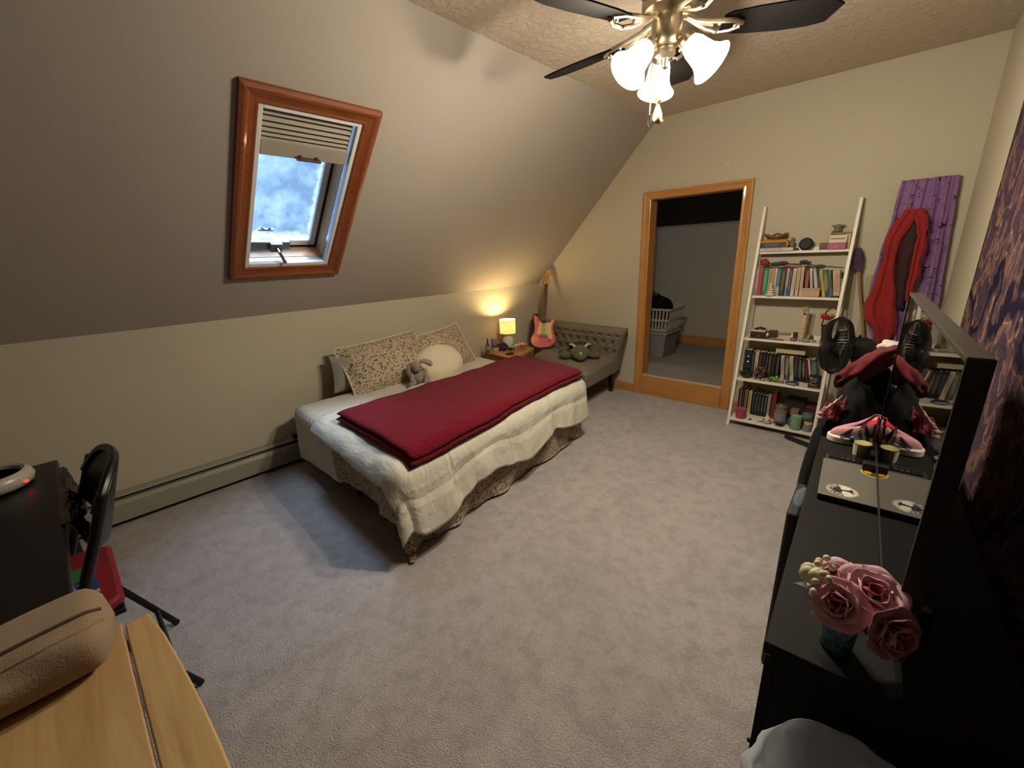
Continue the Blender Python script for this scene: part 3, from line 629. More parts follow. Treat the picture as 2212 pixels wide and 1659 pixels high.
# back: one padded panel, tufted in front, rounded over the top
XB0, XB1 = .22, 1.105
def tuftd(u, v):
    row = v*3.0-.35; k = math.floor(row); tx = u*9.5+(.5 if int(k) % 2 else 0); du = tx-round(tx); dz = row-k-.5
    return 0.024*math.exp(-(du*du*14+dz*dz*14))+.006*math.exp(-(min(abs(abs(du)*1.15-abs(dz)), .5)**2)*60)
def backf(u, v):
    fl_ = max(0, (u-.88)/.12)**2
    x = XB0+(XB1-XB0)*u+.085*v*u; z = SZ-.05+v*.285-.02*u*v
    y = 3.660-.030*v-.030*fl_; 
    return Vector((x, y+(tuftd(u, v) if .03 < v < .93 else 0), z))
def backall(u, v):
    e = min(u, 1-u)/.045; ee = math.sqrt(max(0, 1-(1-min(1, e))**2)); 
    if v < .62: p = backf(u, v/.62)
    elif v < .84:
        a_ = (v-.62)/.22*PI; p = backf(u, 1.0); p = p+Vector((.006*math.sin(a_)*u, .062*(1-math.cos(a_)), .052*math.sin(a_)))
    else:
        q_ = (v-.84)/.16; p = backf(u, 1.0); p = Vector((p.x-.085*q_*u, 3.775, p.z-q_*.42))
    p.y = 3.72+(p.y-3.72)*(.25+.75*ee); return p
G().grid(backall, 170, 60).out('back', m_set, st, ang=180)
G().hexa([(.235, 3.70, .22), (1.075, 3.70, .22), (1.075, 3.77, .22), (.235, 3.77, .22)], [(.24, 3.69, SZ+.20), (1.16, 3.69, SZ+.18), (1.16, 3.77, SZ+.18), (.24, 3.77, SZ+.20)]).out('back_frame', m_set, st, bevel=.02)
gb = G()
for r_ in range(3):
    for k in range(10):
        u = (k+(.5 if r_ % 2 else 0)+.0)/9.5; v = (r_+.85)/3.0
        if .03 < u < .97 and v < .92: p = backf(u, v); G().ell((p.x, p.y-.002, p.z), (.010, .006, .010), 10, 6).out('button', m_btn, st)
m_leg = wood('dark_walnut', '1c0f0b', '2a1710', 2, 1, .4, .3)
for x, y in ((1.08, 3.12), (.42, 3.36), (1.03, 3.72), (.28, 3.72)):
    G().hexa([(x-.018, y-.018, 0), (x+.018, y-.018, 0), (x+.018, y+.018, 0), (x-.018, y+.018, 0)], [(x-.028, y-.028, .225), (x+.028, y-.028, .225), (x+.028, y+.028, .225), (x-.028, y+.028, .225)]).out('leg', m_leg, st, bevel=.003)
# ------------------------------------------------------------------ electric guitar leaning in the corner
gt = thing('electric_guitar', 'pink electric guitar standing on the settee, leaning in the corner', 'guitar', (.33, 3.53, SZ))
ax = Vector((.170, 3.80, 1.20))-Vector((.345, 3.475, SZ+.012)); Lg = ax.length; az = ax.normalized()
nrm = Vector((.35, -1, .30)); nrm = (nrm-az*nrm.dot(az)).normalized(); axx = az.cross(nrm)*-1; axx = nrm.cross(az)*-1
axx = az.cross(nrm).normalized(); axx = -axx if axx.x < 0 else axx
MG = Matrix((axx, az, nrm)).transposed().to_4x4(); MG.translation = Vector((.345, 3.475, SZ+.012)); KG = Lg/.98
if axx.cross(az).dot(nrm) < 0: pass
def gp(o): return [(x*KG, y*KG) for x, y in o]
def smooth_loop(pts, n=6):
    out = []; N = len(pts)
    for i in range(N):
        p0, p1, p2, p3 = [Vector(pts[(i+j-1) % N]) for j in range(4)]
        for k in range(n):
            t_ = k/n; out.append(tuple(.5*((2*p1)+(-p0+p2)*t_+(2*p0-5*p1+4*p2-p3)*t_**2+(-p0+3*p1-3*p2+p3)*t_**3)))
    return out
body = [(0, 0), (.09, .012), (.145, .06), (.150, .12), (.125, .185), (.112, .23), (.118, .285), (.140, .335), (.132, .365), (.100, .35), (.065, .315), (.03, .315), (-.03, .32), (-.060, .335), (-.085, .375), (-.118, .412), (-.140, .40), (-.138, .35), (-.122, .28), (-.118, .225), (-.135, .17), (-.158, .12), (-.150, .06), (-.09, .01)]
m_pink = plain('pink_lacquer', 'c9606f', .22, 0, .5, .04, coat=.6); m_pg = plain('cream_pickguard', 'd1c08e', .35, var=.05); m_maple = wood('maple', 'b8853f', 'cd9a52', 1, 1, .35, .3)
G().prism(smooth_loop(gp(body)), 0, .042*KG, MG).out('body', m_pink, gt, bevel=.006)
pg = [(.01, .16), (.05, .14), (.095, .10), (.118, .105), (.112, .15), (.096, .20), (.092, .24), (.10, .29), (.122, .335), (.10, .325), (.075, .30), (.032, .31), (-.032, .315), (-.052, .32), (-.06, .27), (-.072, .225), (-.085, .19), (-.07, .165)]
pk = G().prism(smooth_loop(gp(pg), 4), .042*KG, .0455*KG, MG).out('pickguard', m_pg, gt)
for yv, tilt in ((.175, .18), (.225, 0), (.275, 0)):
    G().prism(gp([(-.045, yv-.008-tilt*.04), (.045, yv-.008+tilt*.04), (.045, yv+.008+tilt*.04), (-.045, yv+.008-tilt*.04)]), .0455*KG, .052*KG, MG).out('pickup', plain('pickup_cream', 'c8ba90', .4), gt, bevel=.003)
G().prism(gp([(-.045, .125), (.045, .125), (.045, .158), (-.045, .158)]), .042*KG, .052*KG, MG).out('bridge', m_chrome, gt, bevel=.002)
G().prism(gp([(.055, .085), (.085, .060), (.098, .075), (.068, .10)]), .042*KG, .048*KG, MG).out('jack_plate', m_chrome, gt, bevel=.002)
for x, y in ((.075, .165), (.098, .135), (.108, .105)): G().cyl((x*KG, y*KG, .045*KG), (x*KG, y*KG, .06*KG), .010*KG, .009*KG, 12, MG).out('knob', m_pg, gt)
G().prism(gp([(-.021, .31), (.021, .31), (.0215, .79), (-.0215, .79)]), .030*KG, .052*KG, MG).out('neck', m_maple, gt, bevel=.003)
fb = G().prism(gp([(-.027, .30), (.027, .30), (.021, .795), (-.021, .795)]), .052*KG, .057*KG, MG).out('fretboard', plain('rosewood', '2a1a12', .4), gt)
y_ = .795
for k in range(21):
    y_ = .30-.165+(.795-.30+.165)*2**(-k/12); 
    if .31 < y_ < .79: G().box((0, y_*KG, .0578*KG), (.046*KG, .0016, .0016), MG).out('fret', m_chrome, fb)
hs = [(-.02, .79), (.02, .79), (.034, .81), (.048, .84), (.045, .865), (.035, .885), (.046, .93), (.040, .965), (.015, .978), (-.005, .965), (-.014, .93), (-.018, .86), (-.028, .82)]
G().prism(smooth_loop(gp(hs), 4), .030*KG, .046*KG, MG).out('headstock', m_maple, gt, bevel=.002)
for k in range(6):
    yk = .825+.023*k; xk = -.030+.004*k
    G().cyl((xk*KG-.018, yk*KG, .038*KG), (xk*KG+.004, yk*KG, .038*KG), .004, .004, 8, MG).ell((xk*KG-.020, yk*KG, .038*KG), (.007, .005, .004), 8, 6, MG).ell((xk*KG+.018, yk*KG, .05*KG), (.006, .006, .006), 8, 6, MG).out('tuner', m_chrome, gt)
gg = G()
for k in range(6): x = (-.018+.0072*k); gg.tube([(x*1.25*KG, .14*KG, .055*KG), (x*KG, .795*KG, .060*KG), (x*.8*KG+.006, (.83+.022*k)*KG, .05*KG)], .0007, 4, MG)
o_ = gg.out('strings', m_chrome, gt); o_['kind'] = 'stuff'
G().tube([(-.145*KG, .10*KG, -.01), (-.175*KG, .22*KG, -.02), (-.165*KG, .36*KG, -.015), (-.135*KG, .425*KG, .0), (-.10*KG, .42*KG, .01)], [.012, .018, .02, .022, .012], 8, MG).out('strap', m_blackmat, gt)
# ------------------------------------------------------------------ green plush dinosaur
m_din = cloth('moss_plush', '5d5a3b', .2, 30, 220, .7); m_horn = cloth('horn_cream', 'c2b69b', .08, 30); 
dn = thing('plush_dinosaur', 'moss green plush dinosaur with cream horns lying on the settee', 'plush toy', (.90, 3.33, SZ+.012), math.radians(36))
G().ell((0, .10, .075), (.105, .14, .08), 22, 14).out('body', m_din, dn)
G().tube([(.07, .16, .07), (.14, .20, .055), (.20, .20, .035)], [.07, .045, .012], 12).out('tail', m_din, dn)
hdn = G().ell((0, -.08, .065), (.085, .09, .068), 22, 14).ell((0, -.145, .048), (.055, .05, .045), 16, 10).out('head', m_din, dn)
G().ell((0, -.005, .10), (.115, .03, .085), 20, 12).out('frill', m_din, dn)
for k in range(-2, 3): G().add([(-.022+k*.042, -.035, .165-.008*k*k), (.022+k*.042, -.035, .165-.008*k*k), (k*.042, -.036, .125-.008*k*k), (k*.042, -.012, .145-.008*k*k)], [(0, 1, 2), (0, 2, 3), (1, 3, 2), (0, 3, 1)]).out('frill_spike', m_blackmat, dn, world=False)
G().lathe([(.016, 0), (.014, .02), (.006, .036), (0, .04)], (0, 0, 0), 12, Matrix.Translation((0, -.175, .072)) @ Matrix.Rotation(1.0, 4, 'X')).out('nose_horn', m_horn, dn)
for s in (-1, 1): G().tube([(s*.05, -.06, .12), (s*.075, -.075, .145), (s*.095, -.10, .15)], [.016, .013, .004], 10).out('brow_horn', m_horn, dn)
for s in (-1, 1):
    G().ell((s*.055, -.13, .075), .008, 8, 6).out('eye', m_black, dn)
    G().ell((s*.135, -.035, .035), (.062, .048, .036), 16, 10).out('front_paw', m_din, dn)
    G().ell((s*.135, .175, .035), (.06, .045, .036), 16, 10).out('hind_paw', m_din, dn)
#@@P3
# ------------------------------------------------------------------ white ladder bookshelf
bs = thing('ladder_bookshelf', 'white leaning ladder bookshelf with five shelves of books and trinkets', 'bookshelf', (2.51, 3.68, 0))
XL, XR = 2.215, 2.800
yf = lambda z: 3.490+.352*z/1.66
for x in (XL, XR-.0):
    s = 1 if x == XL else -1
    G().hexa([(x, 3.482, 0), (x+s*.020, 3.482, 0), (x+s*.020, 3.530, 0), (x, 3.530, 0)], [(x, 3.800, 1.66), (x+s*.020, 3.800, 1.66), (x+s*.020, 3.843, 1.66), (x, 3.843, 1.66)]).out('front_post', m_white, bs, bevel=.002)
    G().b2((x+s*.003, 3.805, .0), (x+s*.020, 3.835, 1.32)).out('rear_post', m_white, bs, bevel=.002)
SH = [1.335, 1.012, .692, .378, .060]
SN = []
for z in SH:
    y0 = yf(z); so_ = G().b2((XL+.018, y0-.004, z-.018), (XR-.018, 3.835, z)).out('shelf', m_white, bs, bevel=.0015)
    G().b2((XL+.018, 3.828, z), (XR-.018, 3.838, z+.022)).out('back_lip', m_white, so_)
def spine_mat(name, col, ink=None, band=None):
    t = NT(name); s_ = t.sep(t.map((1, 1, 1), src='Generated'))
    c = lin(col); cc = t.mix(t.noise(30, 3), tuple(x*.8 for x in c[:3])+(1,), c)
    if band: cc = t.mix(t.ramp(s_[2], [(.30, 1), (.34, 0)]), cc, band)
    if ink:
        letters = t.math('MULTIPLY', t.ramp(t.noise(1, 2, .5, t.map((700, 700, 260))), [(.48, 0), (.54, 1)]), t.ramp(t.math('ABSOLUTE', t.math('SUBTRACT', s_[0], .5)), [(.20, 1), (.24, 0)]))
        rows = t.ramp(t.math('ABSOLUTE', t.math('SUBTRACT', s_[2], .55)), [(.34, 1), (.36, 0)])
        cc = t.mix(t.math('MULTIPLY', t.math('MULTIPLY', letters, rows), .8), cc, ink)
    return t.fin(cc, .5, 0, .35)
m_page = plain('book_paper', 'c8b998', .9, var=.08, scale=200)
def book(x, y, z, w, h, d, col, label, lean_=0, ink=None, band=None, group=None, flat=0):
    """spine faces -y; x = left base corner; lean tilts the top to the left"""
    o = thing('book', label, 'book', (x, y, z), 0, group)
    if flat: R_ = Matrix.Translation((x, y, z+w)) @ Matrix.Rotation(math.radians(90), 4, 'Y') @ Matrix.Rotation(math.radians(0), 4, 'Z')
    else: R_ = Matrix.Translation((x, y, z)) @ Matrix.Rotation(math.radians(-lean_), 4, 'Y')
    mt = spine_mat('spine_'+col, col, ink, band); c = .0015
    g = G().b2((0, 0, 0), (c, d, h), R_).b2((w-c, 0, 0), (w, d, h), R_).b2((c, 0, 0), (w-c, c*1.3, h), R_)
    g.out('cover', mt, o, smooth=False)
    G().b2((c, c*1.3, .003), (w-c, d-.004, h-.003), R_).out('page_block', m_page, o, smooth=False)
    return o
def px2x(px, p0, x0, k): return x0+(px-p0)*k
UB = 'books on the second shelf from the top'
rowB = [(1631.5,1639.4,.212,0,'8a7684','lilac hardback with pale spine lettering at the left end of the upper book row','d9cfd2',None),
 (1641,1649.7,.208,0,'b8392b','bright red book second from the left in the upper book row',None,None),
 (1650.5,1662.8,.205,0,'1f7a55','thick emerald green book in the upper row behind the ceramic tree','8fc0a4',None),
 (1663,1669,.200,0,'a69f72','pale olive book right of the emerald green one','5d5030',None),
 (1669.3,1675.8,.202,0,'b98a5a','tan orange book above the ceramic tree',None,None),
 (1676.2,1682,.200,0,'c4bba6','white book with black lettering between tan and teal spines','201d1b',None),
 (1682.2,1690,.202,0,'3f5f68','teal blue book with pale lower spine','9fb0aa','95a39b'),
 (1690.5,1700.7,.200,0,'3b3a2a','dark olive thick book left of centre in the upper row','8d8a6c',None),
 (1702,1708,.200,0,'bb9f8c','pinkish book with blue foot left of the navy one','6b5348','66788c'),
 (1708.3,1714.6,.201,0,'35345a','navy book with red top in the upper row centre','9c9ab5','2f3e78'),
 (1715.2,1723,.200,0,'c6b898','cream book with brown lettering right of the navy one','6e5d42',None),
 (1723.6,1731,.204,1,'bfa98c','beige book, left of a beige pair in the upper row','6a5540',None),
 (1731.6,1738,.206,2,'c4b090','beige book, right of a beige pair in the upper row','7a6650',None),
 (1739,1747.3,.200,6,'571d22','maroon book with pale capital letters on its spine','b08078',None),
 (1747.8,1753.5,.200,9,'c5b4a0','white and pink slim book leaning beside the maroon one','9c6f6c',None),
 (1754,1761,.200,12,'8f9aa0','pale blue leaning book in the upper row','d0d6d8',None),
 (1761.5,1767,.190,13,'1b171a','slim black leaning book left of the yellow one','6f6766',None),
 (1767.5,1774,.188,13,'c2a437','yellow spotted book leaning against the teal one','5d4a18',None),
 (1774.3,1782,.186,13,'2c6c5f','teal leaning book with yellow bands and navy foot','b9a24a','27346f'),
 (1783.5,1791,.184,11,'5d6358','grey green leaning book right of the teal one','2f332f',None),
 (1794,1808,.180,9,'c1a88a','broad peach book leaning near the right end of the upper row','8a5a40',None),
 (1810,1817,.130,7,'55606a','short slate book at the right end of the upper row','9aa3a8',None)]
for a, b, h, ln, col, labt, ink, band in rowB:
    xt = 2.245+(a-1633)*.00293; w = (b-a)*.00293-.001
    xt = 3.103+(xt-3.103)*1.012
    xb = xt+h*math.sin(math.radians(ln)) if ln else xt
    book(max(xb, XL+.022), 3.735, SH[1]+.0005, max(w, .012), h, .085, col, labt, ln, ink, band, UB)
LB = 'books on the fourth shelf from the top'
rowD = [(1606,1624,.205,0,'12282b','thick dark teal book with glossy embossed rings at the left end of the lower row',None,None),
 (1625,1632,.200,0,'24302a','dark green book beside the embossed teal one','6d7466',None),
 (1633,1641,.200,0,'bfae97','white book behind the jar of stones','7a5548',None),
 (1641.5,1650,.198,0,'191517','black book right of the white one behind the stone jar','6f6a66',None),
 (1650.5,1657,.200,0,'1e191b','second black book from the stone jar','595250',None),
 (1657.5,1664,.195,0,'171214','slim black book with a gold spine line','8d7a4a',None),
 (1664.5,1672,.195,0,'2a2620','black book with a pale spine panel','8b8574',None),
 (1672.5,1681,.195,0,'1c1519','plum black book left of centre in the lower row','4d4048',None),
 (1681.5,1690,.194,1,'16141c','blue black book left of the white capital-lettered one','7a7888',None),
 (1691,1699,.190,5,'b3a79a','white book with dark letters, left of the lower white pair','2a2522',None),
 (1700,1708.5,.190,6,'4b5142','grey green book between two white spines','b7b39c',None),
 (1709.5,1718,.190,7,'bfae96','white book with dark capitals, right of the lower white pair','221d1a',None),
 (1719,1727,.188,7,'15151c','black leaning book right of the white pair','5c5d70',None),
 (1727.5,1735,.186,8,'1d2020','charcoal book leaning left of the thin white-striped one','7c8074',None),
 (1736,1741,.184,9,'111113','thin black leaning book with a white stripe','a9a59a',None),
 (1741.5,1748,.175,10,'331716','dark red leaning book beside the black box','7f3b30',None),
 (1748.5,1753,.180,11,'c3b59a','thin cream book leaning before the slate blue one',None,None),
 (1754,1764,.182,11,'3f4b58','slate blue leaning book at the right end of the lower row','8792a0',None)]
for a, b, h, ln, col, labt, ink, band in rowD:
    xt = 2.323+(a-1633)*.00296; w = (b-a)*.00296-.001
    xt = 3.103+(xt-3.103)*1.010; xb = xt+h*math.sin(math.radians(ln)) if ln else xt
    o = book(xb, 3.70, SH[3]+.0005, max(w, .012), h, .11, col, labt, ln, ink, band, LB)
    if a == 1606:
        mg = plain('teal_gloss', '15292c', .12, coat=1)
        for zc, rr in ((.13, .020), (.085, .022)):
            gg = G(); gg.tube([(xb+w/2+rr*math.cos(q/16*2*PI), 3.698, SH[3]+zc+rr*1.2*math.sin(q/16*2*PI)) for q in range(17)], .007, 8); gg.out('ring_relief', mg, o)
FB = 'books on the bottom shelf'
rowE = [(1590,1595,.20,0,'1a1516','black book at the left end of the bottom shelf','555050'),(1595.5,1600,.20,0,'8a8176','thin grey book behind the pink candle',None),
 (1601,1607.5,.215,0,'2e1c13','brown book left of the tan one on the bottom shelf','6a5138'),(1608,1615,.205,0,'6b5f4b','tan book left of the yellow spine on the bottom shelf',None),
 (1617,1625,.20,0,'b39e69','pale yellow book with dark capitals on the bottom shelf','3a301f'),
 (1627,1633.5,.185,0,'1b1a22','first dark volume of the matching set right of the yellow spine','6a6675'),(1634,1640.5,.183,0,'1d2329','second dark volume of the matching set','75727a'),
 (1641,1647.5,.182,0,'1a1c24','third dark volume of the matching set','6f7a70'),(1648,1654.5,.181,0,'20222a','fourth dark volume of the matching set','7d8577'),(1655,1661.5,.180,0,'1e2422','fifth dark volume of the matching set','82876c'),
 (1662.5,1669,.19,0,'9a8a7c','pinkish white book right of the dark set','5a3f3a'),(1671,1681,.215,0,'6a2a22','brick red book behind the tall glass jar',None)]
for a, b, h, ln, col, labt, ink in rowE:
    xt = 2.342+(a-1624)*.00303; w = (b-a)*.00303-.001; xt = 3.103+(xt-3.103)*1.012
    book(max(xt, XL+.022), 3.665, SH[4]+.0005, max(w, .012), h, .13, col, labt, 0, ink, None, FB)
# books lying flat on the top shelf and the one across the lower row
def flatbook(x, y, z, L, th, d, col, label, ink=None, group=None, rz=0):
    o = thing('book', label, 'book', (x, y, z), 0, group); R_ = Matrix.Translation((x, y, z)) @ Matrix.Rotation(math.radians(rz), 4, 'Z')
    t = NT('flat_'+col); s_ = t.sep(t.map((1, 1, 1), src='Generated')); cc = lin(col)
    if ink:
        let = t.math('MULTIPLY', t.ramp(t.noise(1, 2, .5, t.map((260, 260, 700))), [(.48, 0), (.54, 1)]), t.ramp(t.math('ABSOLUTE', t.math('SUBTRACT', s_[0], .4)), [(.26, 1), (.28, 0)]))
        cc = t.mix(t.math('MULTIPLY', let, .7), cc, ink)
    mt = t.fin(cc, .5)
    G().b2((0, 0, 0), (L, d, .002), R_).b2((0, 0, th-.002), (L, d, th), R_).b2((0, 0, .002), (L, .003, th-.002), R_).out('cover', mt, o, smooth=False)
    G().b2((.003, .003, .002), (L-.004, d-.003, th-.002), R_).out('page_block', m_page, o, smooth=False)
    return o
TS = 'books lying on the top shelf'
Z0 = SH[0]+.0005
flatbook(2.237, 3.757, Z0, .215, .024, .075, 'b9b3a0', 'pale book with grey title lying at the bottom of the top shelf stack', '6f6a5c', TS)
flatbook(2.237, 3.762, Z0+.0245, .168, .018, .07, '241f26', 'lower black book in the top shelf stack', '55506a', TS)
flatbook(2.237, 3.762, Z0+.043, .168, .016, .07, '1d1a20', 'upper black book in the top shelf stack', '7d7888', TS)
yz = Z0+.0595
tag(G().grid(lambda u, v: (2.236+.172*u, 3.752+.085*v, yz+.002+.022*min(1, 8*min(u, 1-u)+.4)*min(1, 5*v)+.003*noise.noise(Vector((u*9, v*7, 1)))), 24, 14).b2((2.237, 3.756, yz), (2.406, 3.835, yz+.014)).tube([(2.404, 3.757, yz+.012), (2.415, 3.752, yz-.01), (2.408, 3.75, yz-.035)], [.006, .009, .005], 6).out('yellow_scarf', cloth('mustard_cloth', 'b0822c', .15, 20)), 'folded mustard yellow cloth on top of the black books', 'cloth')
bw = thing('leaf_bowl', 'brown leaf-shaped bowl holding a green stone on the yellow cloth', 'bowl', (2.325, 3.79, yz+.026))
G().grid(lambda u, v: (2.255+.14*u, 3.755+.075*v, yz+.026+.032*(abs(u*2-1)**1.6)*.8+.020*(v*2-1)**2), 18, 10).out('bowl', plain('bowl_terracotta', '7d4a2f', .5), bw, solid=.004, ang=180)
G().ell((2.333, 3.79, yz+.050), (.030, .022, .020), 14, 8, None, lambda d: 1+.2*noise.noise(d*2)).out('green_stone', plain('green_stone', '3c4a2c', .4), bw)
bj = thing('bottle', 'small hazy bottle with cork and dried moss beside the stacked books', 'bottle', (2.432, 3.80, Z0+.024))
G().lathe([(.012, 0), (.020, .008), (.020, .035), (.009, .046), (.009, .056)], (2.432, 3.80, Z0+.0245), 16).out('body', plain('mossy_glass', '6e6a4a', .25), bj)
G().lathe([(.010, .050), (.011, .068)], (2.432, 3.80, Z0+.0245), 12).out('cork', plain('cork', '8b6247', .9), bj)
tag(G().ell((2.468, 3.785, Z0+.010), (.015, .012, .010), 10, 6, None, lambda d: 1+.2*noise.noise(d*3)).out('pebble', plain('dusky_pebble', '4a3a3c', .6)), 'small dusky pebble at the end of the pale book', 'stone')
ov = thing('black_disc', 'round black speaker disc standing in the middle of the top shelf', 'speaker', (2.522, 3.785, Z0))
q = Matrix.Translation((2.522, 3.785, Z0+.043)) @ Matrix.Rotation(math.radians(80), 4, 'X')
G().lathe([(0, -.016), (.034, -.014), (.043, -.004), (.043, .004), (.034, .014), (0, .016)], (0, 0, 0), 32, q).out('body', m_blackmat, ov)
G().ell((2.522, 3.79, Z0+.004), (.02, .014, .004), 12, 6).out('foot', m_black, ov)
tag(G().b2((2.604, 3.79, Z0), (2.652, 3.83, Z0+.046)).out('small_wooden_box', wood('box_wood', '4a2e1a', '6b4527', 0), bevel=.003), 'small brown wooden box left of the magenta box', 'box')
mb2 = thing('magenta_box', 'magenta and white boxed set leaning at the right of the top shelf', 'box', (2.70, 3.77, Z0))
R_ = Matrix.Translation((2.652, 3.762, Z0)) @ Matrix.Rotation(math.radians(-14), 4, 'X')
G().b2((0, 0, 0), (.104, .045, .045), R_).out('lower_half', plain('magenta_card', '8f2a5e', .5), mb2, bevel=.002)
G().b2((.004, .002, .045), (.102, .045, .098), R_).out('upper_half', plain('white_card', 'c9bda2', .6), mb2, bevel=.002)
G().b2((.012, .0012, .066), (.09, .0022, .078), R_).out('printed_line', plain('grey_print', '8d8674', .7), mb2)
G().ell((.052, -.001, .022), (.004, .002, .007), 8, 6, R_).out('mark', plain('pink_mark', 'd58fb0', .5), mb2)
flatbook(2.742, 3.80, Z0+.0, .030, .100, .032, 'b59a6b', 'tan upright booklet behind the magenta box', None, TS)
tag(G().b2((2.655, 3.80, Z0+.1), (2.78, 3.835, Z0+.112)).b2((2.66, 3.803, Z0), (2.735, 3.83, Z0+.1)).out('brown_case', wood('case_wood', '6b4a2b', '8a6238', 0), bevel=.002), 'brown wooden case behind the magenta box', 'box')
fr_ = thing('glass_crown', 'small green glass figure on top of the wooden case', 'figurine', (2.69, 3.815, Z0+.112))
mg = plain('green_glass', '5d6a58', .15, spec=.8)
G().ell((2.69, 3.815, Z0+.128), (.022, .015, .018), 14, 8).ell((2.69, 3.812, Z0+.150), (.026, .015, .014), 14, 8).out('body', mg, fr_)
for s in (-1, 1): G().ell((2.69+s*.028, 3.812, Z0+.156), (.010, .006, .005), 8, 6).out('ear', mg, fr_); G().ell((2.69+s*.022, 3.806, Z0+.117), (.012, .012, .005), 8, 6).out('foot', mg, fr_)
# second shelf, in front of and on the books
z1 = SH[1]+.0005
ct = thing('ceramic_tree', 'white ceramic tree with layered boughs in front of the emerald book', 'figurine', (2.352, 3.718, z1))
mc = plain('white_glaze', 'c9b6a4', .3, spec=.6); rnd = random.Random(4)
G().lathe([(.030, 0), (.032, .006), (.020, .010)], (2.352, 3.718, z1), 16).out('base', mc, ct)
for k in range(5):
    zz = z1+.008+k*.017; r0 = .036-.0062*k
    for j in range(9-k): a = 2*PI*(j+.5*(k % 2))/(9-k); G().ell((2.352+r0*.72*math.cos(a), 3.718+r0*.5*math.sin(a), zz+.004), (.011, .011, .006), 8, 6).out('bough', mc, ct)
    G().lathe([(r0*.8, 0), (r0*.45, .02)], (2.352, 3.718, zz), 14).out('tier', mc, ct)
G().lathe([(.008, 0), (.0, .022)], (2.352, 3.718, z1+.088), 10).out('tip', mc, ct)
pb = thing('patterned_box', 'low box with white and pink diagonal stripes in front of the beige books', 'box', (2.607, 3.72, z1))
t = NT('diagonal_stripe'); w_ = t.wave(38, t.map((1, 1, 1), (0, .7, 0)), 1.5, 'X'); t.m.name = 'pink_stripe'
mp_ = t.fin(t.mix(t.ramp(t.noise(16, 3), [(.5, 0), (.6, 1)]), t.mix(t.ramp(w_, [(.45, 0), (.6, 1)]), 'c6b09c', '8f6a58'), 'b98a4a'), .5)
G().b2((2.553, 3.706, z1), (2.660, 3.732, z1+.050)).out('body', mp_, pb, bevel=.003); G().b2((2.551, 3.704, z1+.050), (2.662, 3.733, z1+.062)).out('lid', mp_, pb, bevel=.003)
tag(G().b2((2.728, 3.708, z1), (2.772, 3.732, z1+.012)).out('blue_tin', plain('navy_tin', '22305f', .4), bevel=.003), 'flat navy tin before the broad peach book', 'tin')
zb = z1+.213
tag(G().b2((2.33, 3.745, zb), (2.515, 3.80, zb+.010)).out('pink_folder', plain('hot_pink_card', 'a8345c', .4), bevel=.002), 'flat hot pink card case lying on the upper book row', 'case')
rs = thing('red_rose', 'long-stemmed red artificial rose lying along the tops of the upper books', 'flower', (2.5, 3.75, zb+.012))
mr = plain('rose_red', '7d0f1c', .7); ml = plain('dark_leaf', '11180f', .6)
G().ell((2.283, 3.748, zb+.032), (.030, .026, .026), 14, 10, None, lambda d: 1+.12*math.sin(d.x*9+d.z*7)).out('bloom', mr, rs)
for k in range(5): a = k*1.26; G().ell((2.283+.016*math.cos(a), 3.735, zb+.032+.016*math.sin(a)), (.015, .008, .013), 10, 6).out('petal', mr, rs)
G().tube([(2.31, 3.748, zb+.026), (2.42, 3.75, zb+.018), (2.55, 3.745, zb+.014), (2.64, 3.74, zb-.002), (2.772, 3.73, zb-.012)], .0035, 8).out('stem', ml, rs)
for x, z_, rr in ((2.36, .018, .035), (2.405, .024, .035), (2.535, .030, .030), (2.56, .024, .022), (2.635, -.004, .034)):
    G().ell((x, 3.74, zb+z_), (rr, .004, rr*.45), 12, 6, None).out('leaf', ml, rs)
# third shelf
z2 = SH[2]+.0005
bb = thing('maroon_box', 'maroon wooden box with cream edge at the left of the third shelf', 'box', (2.31, 3.70, z2))
G().b2((2.262, 3.675, z2), (2.365, 3.75, z2+.045)).out('body', plain('maroon_lacquer', '3a1518', .4), bb, bevel=.002); G().b2((2.260, 3.673, z2+.047), (2.364, 3.75, z2+.060)).out('lid', plain('cream_edge', 'b9ae9b', .6), bb, bevel=.002)
tag(G().tube([(2.285, 3.70, z2+.066), (2.32, 3.71, z2+.075), (2.355, 3.70, z2+.066)], [.004, .007, .004], 8).ell((2.30, 3.69, z2+.068), (.018, .012, .007), 10, 6).ell((2.34, 3.71, z2+.070), (.02, .012, .009), 10, 6).tube([(2.32, 3.70, z2+.07), (2.328, 3.70, z2+.092)], .002, 6).out('hair_clip', m_blackmat), 'black spiky hair clip on the maroon box', 'hair clip')
tag(G().b2((2.372, 3.72, z2), (2.43, 3.79, z2+.050)).out('brown_box', plain('brown_leatherette', '3b241e', .6), bevel=.003), 'dark brown small box behind the blue vial', 'box')
tag(G().ell((2.325, 3.662, z2+.013), (.016, .012, .013), 12, 8, None, lambda d: 1+.15*noise.noise(d*3)).out('green_stone', plain('malachite', '1c4a2a', .3)), 'round dark green stone in front of the maroon box', 'stone')
vl = thing('vial', 'small blue vial with white cap on the third shelf', 'bottle', (2.382, 3.665, z2))
G().lathe([(.010, 0), (.011, .004), (.011, .022), (.008, .026)], (2.382, 3.665, z2), 14).out('body', plain('blue_vial', '3f4c5e', .3), vl); G().lathe([(.010, .026), (.010, .042), (.008, .044)], (2.382, 3.665, z2), 14).out('cap', plain('vial_cap', 'c9c0ad', .5), vl)
cb_ = thing('cream_card_box', 'cream card box with rose lid on the third shelf', 'box', (2.49, 3.70, z2))
R_ = Matrix.Translation((2.49, 3.70, z2)) @ Matrix.Rotation(math.radians(12), 4, 'Z')
